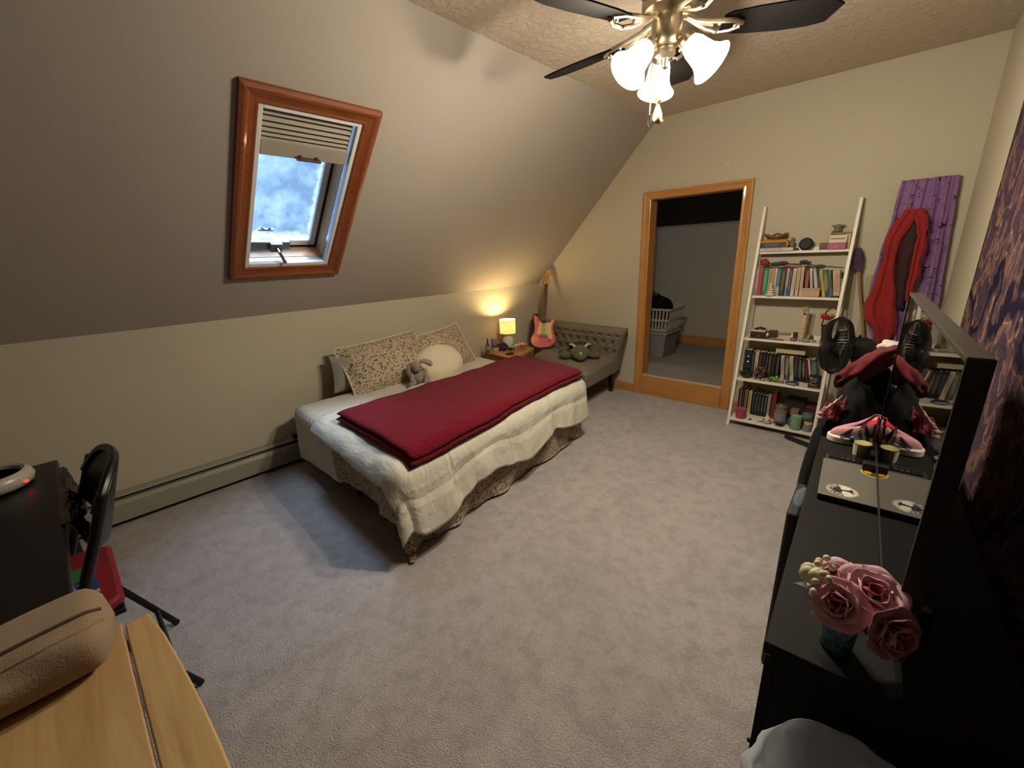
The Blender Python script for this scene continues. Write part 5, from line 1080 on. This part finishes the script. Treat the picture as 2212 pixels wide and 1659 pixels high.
# slim black keyboard behind the laptop
kbd = thing('keyboard', 'slim black keyboard with pale legends behind the laptop', 'keyboard', (3.08, 1.60, DZ))
KM = LM @ Matrix.Translation((.005, .268, 0))
G().b2((0, 0, .001), (.30, .045, .014), KM).out('case', m_blackmat, kbd, bevel=.003)
g = G(); gk = G()
for i in range(20):
    for j in range(3): gk.b2((.008+i*.0142, .005+j*.013, .014), (.020+i*.0142, .016+j*.013, .018), KM)
    if i in (2, 3, 4, 6, 9, 13, 14, 17): g.b2((.012+i*.0142, .012, .0181), (.015+i*.0142, .015, .0184), KM)
o_ = gk.out('keys', m_black, kbd); o_['kind'] = 'stuff'; o_ = g.out('legends', plain('legend_white', 'b9b4aa', .6), kbd); o_['kind'] = 'stuff'
# candle jar, smoky sleeve, anthurium
cd_ = thing('cream_candle', 'cream candle in a clear glass with a white label touching the television', 'candle', (3.090, 1.655, DZ))
cx_, cy_c = 3.088, 1.662
G().lathe([(.020, .002), (.021, .004), (.0255, .072), (.0245, .072), (.020, .005), (0, .004)], (cx_, cy_c, DZ), 26).out('glass', m_glass, cd_)
G().lathe([(.0195, .006), (.0235, .056), (.022, .057), (0, .055)], (cx_, cy_c, DZ), 24).out('wax', plain('cream_wax', 'b0a06c', .45), cd_)
G().grid(lambda u, v: (cx_+(.0225+.0030*v)*math.cos(3.5+.75*u), cy_c+(.0225+.0030*v)*math.sin(3.5+.75*u), DZ+.016+.036*v), 8, 4).out('label', plain('candle_label', 'b9b6ae', .6), cd_)
tag(G().grid(lambda u, v: (3.072+.034*u+.010*math.sin(v*6+u*3)*(1-v), 1.712+.022*math.sin(u*5+v*3)-.012*v, DZ+.004+.125*v*(1-.75*abs(u-.30)*1.25)), 16, 14).out('cellophane_sleeve', plain('smoky_cellophane', '25221f', .12, 0, .9, .4, 30), solid=.001, ang=180), 'crinkled dark cellophane sleeve standing behind the cream candle', 'sleeve')
an = thing('anthurium', 'red artificial anthurium leaning on the television screen behind the candle', 'flower', (3.105, 1.68, DZ))
G().tube([(3.096, 1.70, DZ+.002), (3.102, 1.695, DZ+.06), (3.108, 1.685, DZ+.112)], .003, 8).out('stem', plain('stem_green', '18281a', .6), an)
G().grid(lambda u, v: (3.086+.030*v, 1.668+.03*(u-.5)*(1.25-v)*2*(.35+v)*1.2, DZ+.112+.012*math.sin(v*2)+.010*abs(u-.5)), 10, 10).out('spathe', plain('anthurium_red', 'a81f2c', .25, spec=.7), an, solid=.0015, ang=180)
G().tube([(3.108, 1.672, DZ+.116), (3.112, 1.668, DZ+.135), (3.111, 1.666, DZ+.150)], [.004, .0045, .003], 8).out('spadix', plain('spadix_pink', 'c4484c', .5), an)
# pink sneaker at the far end of the dresser
sk = thing('pink_sneaker', 'pink canvas sneaker with white sole lying at the far end of the dresser', 'shoe', (3.05, 1.775, DZ))
SM = Matrix.Translation((2.985, 1.778, DZ)) @ Matrix.Rotation(math.radians(14), 4, 'Z')
def solef(o, z): return [(x*o, y*o) for x, y in [(0, 0), (.012, -.026), (.05, -.036), (.10, -.030), (.15, -.034), (.19, -.026), (.205, 0), (.19, .026), (.15, .034), (.10, .032), (.05, .036), (.012, .026)]]
G().prism(smooth_loop(solef(1, 0), 4), .001, .026, SM).out('sole', plain('sole_white', 'c7c0b4', .5), sk, bevel=.004)
def upf(u, v):
    a = 2*PI*u; x = .104+.098*math.cos(a); y = .034*math.sin(a)*(1.0 if x > .04 else .9); top = .030+.020*min(1, x/.07)+.035*min(1, max(0, (x-.07)/.07)); 
    k = math.sqrt(max(0, 1-v**2*.86)); return (.110+(x-.110)*k, y*k, .024+top*math.sin(v*PI/2))
G().grid(upf, 36, 10, m=SM).out('upper', cloth('pink_canvas', 'b5808a', .1, 20), sk, ang=180, solid=.002)
G().tube([(.03, -.031, .030), (.06, -.024, .056), (.09, -.014, .068), (.10, .012, .068), (.07, .028, .05)], .0035, 6, SM).out('strap', m_blackmat, sk)
G().ell((.075, -.032, .024), (.020, .008, .014), 12, 8, SM).out('blue_patch', plain('blue_badge', '1f3f66', .4), sk)
# ------------------------------------------------------------------ heap of clothes beyond the dresser
m_jet = cloth('black_jersey', '060607', .35, 5, 200, .4, .95, 0); m_navy = cloth('navy_black', '07080d', .3, 6, 200, .4, .95, 0)
def lump(name, c, r, mat, label, cat, sd, amp=.22, grp=None, fl=.0):
    def f(d):
        n = noise.noise(d*1.6+Vector((sd, sd*2, 0)))*amp+noise.noise(d*4.5+Vector((sd, 0, sd)))*amp*.4; return 1+n
    g = G().ell(c, r, 36, 24, None, f); g.v = [(x, y, max(z, fl+.001)) for x, y, z in g.v]
    return tag(g.out(name, mat, ang=180), label, cat, grp)
HP = 'clothes heaped beyond the dresser'
lump('black_jacket', (3.035, 2.08, .42), (.115, .22, .44), m_jet, 'big black jacket slumped over the heap beyond the dresser', 'clothing', 1.3, .14, HP)
lump('black_trousers', (2.965, 1.95, .38), (.055, .12, .36), m_navy, 'blue black trousers hanging down the left side of the heap', 'clothing', 4.1, .15, HP)
lump('dark_hoodie', (3.10, 2.32, .44), (.14, .18, .40), cloth('charcoal_hoodie', '0a0909', .3, 8, 200, .4, .95, 0), 'charcoal hoodie at the back of the heap', 'clothing', 7.7, .15, HP)
mm = cloth('maroon_jersey', '5c151c', .25, 7, 200, .5)
def mshirt(u, v):
    a_ = 2*PI*v; L = u*.24; r_ = (.030+.045*math.sin(PI*min(1, u*.9+.1)))*(1+.25*math.sin(a_*3+u*9)*.4)+.016*noise.noise(Vector((u*6, math.cos(a_)*2, math.sin(a_)*2)))
    return (2.965+L*.78+r_*.35*math.cos(a_), 2.17+.10*u+r_*1.3*math.cos(a_), .83+.13*u+r_*.75*math.sin(a_))
tag(G().grid(mshirt, 40, 30).out('maroon_shirt', mm, ang=180), 'crumpled maroon shirt lying across the back of the heap', 'clothing', HP)
lump('white_sock', (3.105, 2.31, .955), (.045, .04, .028), cloth('white_cotton', 'bdb5a8', .1, 10), 'white crumpled sock topmost on the heap', 'clothing', 2.2, .3, HP)
pk_ = thing('polka_dot_cloth', 'red polka-dot cloth with pink frilled edge poking from the heap', 'clothing', (2.975, 1.93, .74), 0, HP)
t = NT('polka_red'); m_polka = t.fin(t.mix(t.ramp(t.vor(48, 'F1', None, 'Distance', .15), [(.22, 1), (.27, 0)]), '6b0c16', 'b39a96'), .8)
G().grid(lambda u, v: (2.948+.062*u, 1.905+.03*v+.012*math.sin(u*8), .735+.07*v*(.6+.5*u)+.008*math.sin(u*14)), 18, 14).out('dotted_panel', m_polka, pk_, solid=.004, ang=180)
G().grid(lambda u, v: (2.944+.046*u+.010*v, 1.900+.014*v+.006*math.sin(u*24), .752+.062*u+.018*v*math.cos(u*20)+.006), 40, 6).out('pink_frill', cloth('pink_frill', 'b58a88', .15, 20), pk_, solid=.003, ang=180)
G().ell((2.944, 1.898, .752), (.010, .008, .008), 10, 8).ell((2.946, 1.896, .735), (.012, .008, .010), 10, 8).out('pink_bow', cloth('pink_bow', 'b08480', .15, 20), pk_)
# ------------------------------------------------------------------ flowers in a blue pot on the dresser
vs_ = thing('flower_pot', 'small blue crackled vase holding pink silk roses on the dresser', 'vase', (3.118, .755, DZ))
vx, vy = 3.118, .785
t = NT('blue_crackle'); m_bv = t.fin(t.mix(t.ramp(t.noise(60, 5, .7), [(.42, 0), (.6, 1)]), '35586b', '7fa0ad'), .4)
G().lathe([(.020, 0), (.023, .004), (.026, .065), (.024, .067), (.021, .008), (0, .006)], (vx, vy, DZ), 28).out('vase', m_bv, vs_)
def rose(c, r, tilt, az_, col, col2, sd, label, grp):
    rnd = random.Random(sd); o = thing('silk_rose', label, 'silk flower', c, 0, grp)
    B_ = Matrix.Translation(c) @ Matrix.Rotation(az_, 4, 'Z') @ Matrix.Rotation(tilt, 4, 'Y')
    m1, m2 = cloth('rose_petal_'+col, col, .18, 60, 300, .2, .7), cloth('rose_heart_'+col2, col2, .15, 60, 300, .2, .7)
    for ring_, (n, rr, hgt, lean_) in enumerate(((3, .22, .62, .12), (4, .42, .62, .35), (5, .66, .55, .75), (6, .92, .40, 1.15))):
        for k in range(n):
            a = 2*PI*k/n+ring_*.6+rnd.uniform(-.15, .15); Q = B_ @ Matrix.Rotation(a, 4, 'Z')
            wv = r*(.62+.16*ring_)
            def pf_(u, v, rr=rr, hgt=hgt, lean_=lean_, wv=wv):
                s = u-.5; w_ = wv*math.sin(min(1, v*1.15+.25)*PI*.62)*(1 if v < .8 else 1-.45*((v-.8)/.2)**2)
                cl = math.sin(lean_*v); h = r*hgt*v*1.5*math.cos(lean_*v*.55)
                return (r*rr*(.25+.45*v)+r*.55*cl*v-abs(s)**2*r*1.2*(1-.3*lean_), 2*s*w_*.8, h-.10*r*lean_*v*v+.05*r*math.sin(s*7+sd))
            G().grid(pf_, 8, 8, m=Q).out('petal', m2 if ring_ < 1 else m1, o, solid=.0008, ang=180)
    return o
RG = 'pink roses in the blue vase'
FZ = DZ+.158
rose((3.107, .760, FZ-.020), .039, math.radians(28), math.radians(-125), 'd3aab4', 'c46f80', 1, 'pink silk rose at the upper left of the bunch', RG)
rose((3.142, .750, FZ-.012), .042, math.radians(32), math.radians(-75), 'd6a7b2', 'c8657a', 2, 'fullest pink silk rose at the upper right of the bunch', RG)
rose((3.113, .722, FZ-.022), .036, math.radians(62), math.radians(-105), 'cf9aa7', 'b8566b', 3, 'pink silk rose lowest in the middle, facing down', RG)
rose((3.165, .714, FZ-.026), .036, math.radians(78), math.radians(-45), 'b88790', '9c4a5c', 4, 'dusky pink silk rose drooping at the right', RG)
wf = thing('white_berry_spray', 'cream rosebud with white berries at the left of the bunch', 'silk flower', (3.085, .73, FZ-.02)); rnd = random.Random(8); mwb = plain('berry_white', 'cfc9b0', .5)
for k in range(22):
    p = Vector((3.080+rnd.uniform(-.008, .014), .742+rnd.uniform(-.035, .045), FZ+rnd.uniform(-.03, .03))); G().ell(tuple(p), .0055, 8, 6).out('berry', mwb, wf)
    if k % 3 == 0: G().tube([(vx, vy, DZ+.06), tuple(p)], .0012, 5).out('sprig', plain('sprig_green', '2a3a1d', .7), wf)
for k in range(5): G().ell((3.070+.007*math.cos(k*1.26), .738+.009*math.sin(k*1.26), FZ+.0), (.012, .010, .014), 10, 8).out('bud_petal', plain('cream_bud', 'c9c29a', .6), wf)
for k, (a, l) in enumerate([(2.6, .075), (3.3, .065), (4.2, .07), (5.2, .07), (0.2, .06), (1.2, .06)]):
    G().grid(lambda u, v, a=a, l=l: (vx+math.cos(a)*(.012+l*v)+(-math.sin(a))*(u-.5)*.030*math.sin(PI*min(1, v+.08)), vy+math.sin(a)*(.012+l*v)+math.cos(a)*(u-.5)*.030*math.sin(PI*min(1, v+.08)), DZ+.068+.035*math.sin(v*2.2)), 6, 10).out('leaf', plain('silk_leaf', '12190f', .6), vs_, solid=.0008, ang=180)
for p in ((3.106, .752, FZ-.02), (3.139, .740, FZ-.02), (3.112, .722, FZ-.015), (3.160, .722, FZ-.01)): G().tube([(vx, vy, DZ+.01), ((vx+p[0])/2, (vy+p[1])/2, DZ+.09), p], .002, 6).out('stem', plain('silk_stem', '1c2814', .6), vs_)
# ------------------------------------------------------------------ waste bin with clear liner
bn = thing('waste_bin', 'black waste bin with a translucent white liner at the near end of the dresser', 'waste bin', (3.178, .56, 0))
bx, by, bzr, brr = 3.183, .565, .62, .126
G().lathe([(.10, 0), (.105, .006), (brr-.002, bzr-.18), (brr, bzr-.175), (brr-.006, bzr-.175), (.10, .012), (0, .010)], (bx, by, 0), 36).out('body', m_black, bn)
t = NT('liner_film'); n1 = t.new('ShaderNodeBsdfTransparent'); n2 = t.new('ShaderNodeBsdfTranslucent'); n2.inputs[0].default_value = (.62, .66, .72, 1); n3 = t.new('ShaderNodeBsdfDiffuse'); n3.inputs[0].default_value = (.55, .58, .62, 1)
m1_ = t.new('ShaderNodeMixShader'); m1_.inputs[0].default_value = .4; t.t.links.new(n3.outputs[0], m1_.inputs[1]); t.t.links.new(n2.outputs[0], m1_.inputs[2])
m2_ = t.new('ShaderNodeMixShader'); t.set(m2_, 0, t.ramp(t.noise(10, 5, .6), [(.35, .72), (.7, .96)])); t.t.links.new(n1.outputs[0], m2_.inputs[1]); t.t.links.new(m1_.outputs[0], m2_.inputs[2]); t.t.links.new(m2_.outputs[0], t.o.inputs[0])
def lin_(u, v):
    a = 2*PI*u; prof = [(.003, .22), (brr*.78, .24), (brr-.006, bzr-.02), (brr+.006, bzr+.005), (brr+.014, bzr-.02), (brr+.016, bzr-.09), (brr+.018, bzr-.17)]
    k = v*6; i = min(int(k), 5); q = k-i; r_ = prof[i][0]*(1-q)+prof[i+1][0]*q; z = prof[i][1]*(1-q)+prof[i+1][1]*q
    n = noise.noise(Vector((math.cos(a)*3, math.sin(a)*3, v*4)))*.010+.004*math.sin(a*17+v*9)*(1 if v < .45 or v > .6 else .3)
    return (bx+(r_+n)*math.cos(a), by+(r_+n)*math.sin(a), z+.010*math.sin(a*3+1)*(v > .4))
G().grid(lin_, 72, 24).out('liner', t.m, bn, ang=180)
# ------------------------------------------------------------------ tapestry on the right wall
t = NT('tapestry_print')
s_ = t.sep(t.map((1, 1, 1)))
# polar coordinates about the wing root, with a warped radius for feather veins
oy, oz = t.math('ADD', s_[1], .45), t.math('SUBTRACT', s_[2], .95)
wn = t.noise(3.2, 4, .6); wob = t.math('MULTIPLY', t.math('SUBTRACT', wn, .5), .55)
an_ = t.math('ADD', t.math('ARCTAN2', oz, oy), wob); rd_ = t.math('SQRT', t.math('ADD', t.math('MULTIPLY', oy, oy), t.math('MULTIPLY', oz, oz)))
vein = t.ramp(t.math('ABSOLUTE', t.math('SINE', t.math('MULTIPLY', an_, 6.0))), [(.10, 1), (.22, 0)])
ribs = t.ramp(t.math('SINE', t.math('MULTIPLY', an_, 62)), [(.35, 0), (.75, 1)])
base = t.mix(t.noise(4, 5, .6), '281f30', '483642')
base = t.mix(t.math('MULTIPLY', ribs, .7), base, '6f5141')
cv = t.new('ShaderNodeCombineXYZ'); t.set(cv, 0, t.math('MULTIPLY', an_, 2.0)); t.set(cv, 1, t.math('MULTIPLY', rd_, 2.6)); t.set(cv, 2, 0.0)
pv = t.vor(4.2, 'F1', cv.outputs[0]); pv2 = t.vor(11, 'F1', cv.outputs[0])
paisley = t.ramp(pv, [(.30, 1), (.36, 0)]); rim = t.ramp(t.math('ABSOLUTE', t.math('SUBTRACT', pv, .34)), [(.012, 1), (.035, 0)])
base = t.mix(t.math('MULTIPLY', paisley, .88), base, t.mix(t.ramp(pv2, [(.12, 0), (.4, 1)]), '8a6448', '4c3540'))
base = t.mix(t.math('MULTIPLY', rim, .7), base, '9c7c60')
base = t.mix(t.math('MULTIPLY', t.ramp(t.noise(34, 4, .7, None, 2), [(.58, 0), (.66, 1)]), .6), base, '84675a')
base = t.mix(vein, base, '120d22'); base = t.mix(t.math('MULTIPLY', t.ramp(t.noise(9, 5, .7, None, 1.5), [(.5, 0), (.62, 1)]), .55), base, '1a1428')
t.bump(t.noise(400, 2), .3, .002); m_tap = t.fin(base, .95, 0, .1)
def wallx(y): return W+(Y-y)*(WB+.02-W)/(Y-YB)
def tapf(u, v):
    y = 2.70-3.3*u+.02*v*(1-u); z = 2.12-1.92*v
    return (wallx(y)-.012-.006*math.sin(u*26+1.5*math.sin(v*3))*(.3+v)-.004, y, z+.012*math.sin(u*9))
tag(G().grid(tapf, 90, 40).out('tapestry', m_tap, solid=.002, ang=180), 'purple and gold paisley wing tapestry on the right wall', 'tapestry')
# ------------------------------------------------------------------ near left: black desk, folding chair, device, table
dk = thing('black_desk', 'plain black desk standing behind the folding chair', 'desk', (1.39, -.45, 0))
TZ = .71
G().b2((.86, -.80, TZ-.028), (1.93, -.115, TZ)).out('top', plain('desk_black', '0a0908', .35, 0, .5, .3), dk, bevel=.004)
for x, y in ((.90, -.16), (1.89, -.76), (.90, -.76)): G().b2((x-.022, y-.022, 0), (x+.022, y+.022, TZ-.028)).out('leg', m_blackmat, dk, bevel=.002)
G().b2((.90, -.78, TZ-.10), (1.89, -.76, TZ-.028)).out('apron', m_blackmat, dk)
t = NT('bin_bag'); t.bump(t.noise(18, 6, .7, None, 1.5), .8, .02); m_bagp = t.fin('08080a', .22, 0, .7)
def pbag(u, v):
    x = .98+.52*u; n = .010*noise.noise(Vector((u*11, v*7, 3)))+.006*noise.noise(Vector((u*30, v*18, 3)))
    w_ = min(1, v/.30); dn = max(0, v-.30)
    return (x, -.122+.022*w_+.03*dn+n*(v > .2), TZ+.004+.004*math.sin(u*9)**2*(v < .3)-dn*(.15+.05*math.sin(u*7)) + n*.6*(v > .25))
tag(G().grid(pbag, 40, 30).out('plastic_bag', m_bagp, solid=.002, ang=180), 'crinkled shiny black plastic bag hanging over the desk edge', 'bag')
dv2 = thing('round_device', 'white ring-shaped device with a red light on the black desk', 'device', (1.02, -.27, TZ)); mwd = plain('device_white', 'a8a29a', .3)
G().lathe([(.085, 0), (.100, .010), (.106, .028), (.100, .046), (.088, .054), (.080, .050), (.076, .040)], (1.02, -.27, TZ), 40).out('ring', mwd, dv2)
G().lathe([(.076, .040), (.05, .036), (0, .036)], (1.02, -.27, TZ), 30).out('well', m_black, dv2)
G().ell((1.085, -.187, TZ+.022), (.008, .008, .005), 10, 6).out('red_light', glow('red_led', (1, .05, .03, 1), 1.6, '5a0a08'), dv2)
cpd = thing('black_cup', 'black cup with white tag sitting in the ring device', 'cup', (1.0, -.29, TZ+.037)); G().lathe([(.040, 0), (.045, .05), (.048, .10), (.044, .10), (.04, .01)], (1.0, -.29, TZ+.037), 28).out('body', m_black, cpd); G().b2((1.022, -.248, TZ+.062), (1.046, -.238, TZ+.092)).out('tag', plain('tag_white', '8f8a82', .6), cpd)
# folding chair facing the desk
fc = thing('folding_chair', 'black metal folding chair with red seat tucked at the black desk', 'chair', (1.34, -.25, 0))
g = G().prism([(1.15, -.44), (1.19, -.46), (1.49, -.46), (1.535, -.44), (1.55, -.10), (1.52, -.055), (1.17, -.055), (1.14, -.10)], .415, .452)
g.out('seat', cloth('red_vinyl', '7d1f2a', .12, 12, 260, .3, .55, 0), fc, bevel=.012)
G().prism([(1.145, -.45), (1.54, -.45), (1.545, -.06), (1.145, -.06)], .40, .416).out('seat_pan', m_dkmetal, fc, bevel=.003)
for x in (1.13, 1.555):
    G().tube([(x, -.46, .004), (x, -.30, .22), (x, -.155, .45), (x, -.07, .66), (x-.01*(1 if x > 1.3 else -1), -.025, .78)], .0135, 10).out('front_leg', m_dkmetal, fc)
    G().tube([(x-.02*(1 if x > 1.3 else -1), .045, .004), (x-.02*(1 if x > 1.3 else -1), -.14, .40)], .011, 10).out('rear_leg', m_dkmetal, fc)
def backp(u, v):
    x = 1.135+.415*u; z = .640+.190*v*(1-(2*u-1)**4*.5)-.035*(1-(2*u-1)**2)*(1-v); y = -.080+.060*((z-.640)/.19)+.045*(1-(2*u-1)**2)
    return (x, y, z)
G().grid(backp, 20, 10).out('backrest', m_dkmetal, fc, solid=.014, ang=180)
G().tube([backp(k/20, 1) for k in range(21)], .012, 8).out('back_rim', m_dkmetal, fc)
G().tube([(1.13, -.33, .17), (1.555, -.33, .17)], .008, 8).out('stretcher', m_dkmetal, fc); G().tube([(1.15, .0, .10), (1.535, .0, .10)], .008, 8).out('stretcher', m_dkmetal, fc)
bo = thing('paperback', 'blue and green paperback lying on the red chair seat', 'book', (1.39, -.17, .453))
BM = Matrix.Translation((1.39, -.185, .453)) @ Matrix.Rotation(math.radians(4), 4, 'Z')
G().b2((-.078, -.075, .001), (.078, .08, .017), BM).out('page_block', m_page, bo); G().b2((-.08, -.077, .017), (.08, .082, .0195), BM).out('cover', plain('cover_blue', '24407a', .4), bo)
G().b2((-.08, -.077, .0196), (.00, .082, .0200), BM).out('green_panel', plain('cover_green', '3f6a34', .4), bo)
def txt(s, size, m, mat, name, parent, rotz=0):
    c = bpy.data.curves.new('t', 'FONT'); c.body = s; c.size = size; c.extrude = .0003; c.align_x = 'CENTER'; o = bpy.data.objects.new('t', c); COL.objects.link(o)
    dg = bpy.context.evaluated_depsgraph_get(); me = bpy.data.meshes.new_from_object(o.evaluated_get(dg)); bpy.data.objects.remove(o)
    off = parent['_wo']; me.transform(Matrix.Translation((-off[0], -off[1], -off[2])) @ m); me.materials.clear(); me.materials.append(mat)
    q = bpy.data.objects.new(name, me); COL.objects.link(q); q.parent = parent; return q
txt('IR', .045, BM @ Matrix.Translation((.052, .045, .0200)) @ Matrix.Rotation(math.radians(90), 4, 'Z'), plain('title_white', 'c9c9c9', .5), 'title', bo)
# drop-leaf table with a long bag
tb = thing('dropleaf_table', 'light wooden drop-leaf table at the near left', 'table', (2.5, -.3, 0))
m_pine = wood('pale_birch', 'b08c5e', 'c8a878', 0, .6, .38, .25)
t_ = .74
arc = [(2.13, -.0475), (2.122, -.012)]+[(2.13+.9*k/12, -.011+.028*math.sin(PI*(k+.6)/13)) for k in range(1, 13)]+[(3.03, -.0475)]
G().prism(arc[::-1], t_-.022, t_).out('leaf', m_pine, tb, bevel=.003)
G().prism([(2.10, -.62), (3.03, -.62), (3.03, -.0505), (2.112, -.0505)], t_-.022, t_).out('top', m_pine, tb, bevel=.0025)
for x, y in ((2.20, -.14), (2.95, -.14), (2.20, -.55), (2.95, -.55)): G().b2((x-.022, y-.022, 0), (x+.022, y+.022, t_-.022)).out('leg', m_pine, tb, bevel=.003)
G().b2((2.22, -.15, t_-.10), (2.93, -.13, t_-.022)).out('apron', m_pine, tb); G().b2((2.22, -.56, t_-.10), (2.93, -.54, t_-.022)).out('apron', m_pine, tb)
bgp = thing('long_bag', 'long beige zipped bag lying on the wooden table', 'bag', (2.16, -.24, t_))
m_can = cloth('beige_canvas', '937c66', .18, 14, 320, .5); 
def bagf(u, v):
    a = 2*PI*u; L = .44; y = -.052-L*v; e = min(1, math.sqrt(max(0, 1-(1-min(1, v*11))**2))+.02)*min(1, math.sqrt(max(0, 1-(1-min(1, (1-v)*11))**2))+.02)
    hw_ = .088*e*(1+.05*math.sin(v*9)); hz = .043*e*(1+.08*math.sin(v*7+1))
    n = .006*noise.noise(Vector((math.cos(a)*2, math.sin(a)*2, v*6)))
    x = 2.148+.035*v+hw_*abs(math.cos(a))**.75*(1 if math.cos(a) > 0 else -1); z = t_+.046+hz*abs(math.sin(a))**.75*(1 if math.sin(a) > 0 else -1)
    return (x+n, y, max(z+n, t_+.001))
G().grid(bagf, 40, 50).out('body', m_can, bgp, ang=180)
G().tube([tuple(Vector(bagf(.21, .03+.94*k/24))+Vector((0, 0, .001))) for k in range(25)], .0035, 6).out('zip', plain('zip_brown', '4a3a2c', .6), bgp)
G().tube([tuple(Vector(bagf(.14, .03+.94*k/24))) for k in range(25)], .0025, 6).out('piping', m_can, bgp)
# ------------------------------------------------------------------ closet contents
bk1 = thing('laundry_basket', 'white plastic laundry basket full of dark clothes in the closet', 'basket', (1.02, 4.72, .46))
m_lb = plain('basket_white', 'a39d94', .4)
def rect(cx, cy, w, d, z): return [(cx-w/2, cy-d/2, z), (cx+w/2, cy-d/2, z), (cx+w/2, cy+d/2, z), (cx-w/2, cy+d/2, z)]
LBX, LBY = .98, 4.72
zb0, zb1 = .50, .74
G().hexa(rect(LBX, LBY, .50, .36, zb0), rect(LBX, LBY, .505, .365, zb0+.02)).out('bottom', m_lb, bk1)
for i in range(14):
    u = (i+.5)/14*.52-.26
    G().hexa([(LBX+u*.95-.010, LBY-.182, zb0), (LBX+u*.95+.010, LBY-.182, zb0), (LBX+u*.95+.010, LBY-.175, zb0), (LBX+u*.95-.010, LBY-.175, zb0)], [(LBX+u*1.08-.010, LBY-.205, zb1), (LBX+u*1.08+.010, LBY-.205, zb1), (LBX+u*1.08+.010, LBY-.198, zb1), (LBX+u*1.08-.010, LBY-.198, zb1)]).out('slat', m_lb, bk1)
for i in range(9):
    u = (i+.5)/9*.36-.18
    G().hexa([(LBX+.245, LBY+u-.009, zb0), (LBX+.252, LBY+u-.009, zb0), (LBX+.252, LBY+u+.009, zb0), (LBX+.245, LBY+u+.009, zb0)], [(LBX+.282, LBY+u*1.1-.009, zb1), (LBX+.289, LBY+u*1.1-.009, zb1), (LBX+.289, LBY+u*1.1+.009, zb1), (LBX+.282, LBY+u*1.1+.009, zb1)]).out('slat', m_lb, bk1)
for z, k in ((zb0+.01, 0), (zb0+.12, .02), (zb1, .042)):
    w_, d_ = .50+k*2, .365+k*1.2; g = G().b2((LBX-w_/2, LBY-d_/2-.006, z), (LBX+w_/2, LBY-d_/2+.006, z+.022)).b2((LBX+w_/2-.006, LBY-d_/2, z), (LBX+w_/2+.006, LBY+d_/2, z+.022)).b2((LBX-w_/2, LBY+d_/2-.006, z), (LBX+w_/2, LBY+d_/2+.006, z+.022)).b2((LBX-w_/2-.006, LBY-d_/2, z), (LBX-w_/2+.006, LBY+d_/2, z+.022)); g.out('rim', m_lb, bk1, bevel=.003)
lump('dark_laundry', (.96, 4.72, .72), (.25, .17, .18), m_jet, 'pile of black laundry heaped in the white basket', 'clothing', 5.0, .2, None, .53)
lump('striped_garment', (.92, 4.68, .90), (.12, .10, .05), cloth('dusty_red', '4a2a2a', .3, 10), 'dusky red garment on top of the black laundry', 'clothing', 6.0, .3, None, .5)
bn2 = thing('storage_bin', 'clear plastic storage bin under the laundry basket in the closet', 'storage bin', (.98, 4.72, .2))
t = NT('cloudy_plastic'); n1 = t.new('ShaderNodeBsdfTransparent'); n1.inputs[0].default_value = (.8, .8, .8, 1); n2 = t.new('ShaderNodeBsdfDiffuse'); n2.inputs[0].default_value = (.4, .39, .36, 1); mx = t.new('ShaderNodeMixShader'); mx.inputs[0].default_value = .45
t.t.links.new(n1.outputs[0], mx.inputs[1]); t.t.links.new(n2.outputs[0], mx.inputs[2]); t.t.links.new(mx.outputs[0], t.o.inputs[0])
g = G(); bt, tp = rect(LBX, LBY, .44, .32, .203), rect(LBX, LBY, .50, .37, .47); g.add(bt+tp, [(3, 2, 1, 0), (0, 1, 5, 4), (1, 2, 6, 5), (2, 3, 7, 6), (3, 0, 4, 7)]); g.out('tub', t.m, bn2, smooth=False, solid=.004)
G().hexa(rect(LBX, LBY, .53, .40, .472), rect(LBX, LBY, .53, .40, .492)).out('lid', m_lb, bn2, bevel=.004)
jk = thing('hanging_jacket', 'black jacket hanging on the closet wall behind the right jamb', 'jacket', (2.13, 4.35, 1.05))
def jf(u, v):
    a = 2*PI*u; r_ = .07+.06*v+.02*math.sin(a*5+v*3); return (2.17+r_*1.25*math.cos(a)+.02*v, 4.35+r_*.8*math.sin(a), 1.50-.50*v+.02*math.sin(a*2)*v)
G().grid(jf, 40, 24).ell((2.17, 4.35, 1.50), (.085, .055, .03), 20, 8).out('body', m_jet, jk, ang=180)
G().grid(lambda u, v: (2.09-.05*v+.045*math.cos(2*PI*u), 4.33+.045*math.sin(2*PI*u), 1.44-.40*v), 20, 14).out('sleeve', m_jet, jk, ang=180)
G().tube([(2.17, 4.35, 1.52), (2.17, 4.35, 1.58), (2.185, 4.35, 1.60), (2.20, 4.35, 1.58)], .003, 6).out('hanger_hook', m_chrome, jk)
tag(G().tube([(2.19, 5.46, 1.592), (2.19, Y+.04, 1.592)], .012, 10).out('closet_rail', m_white), 'white rail running back into the closet', 'rail')
# tidy: drop the helper property
for o in list(bpy.data.objects):
    if '_wo' in o: del o['_wo']
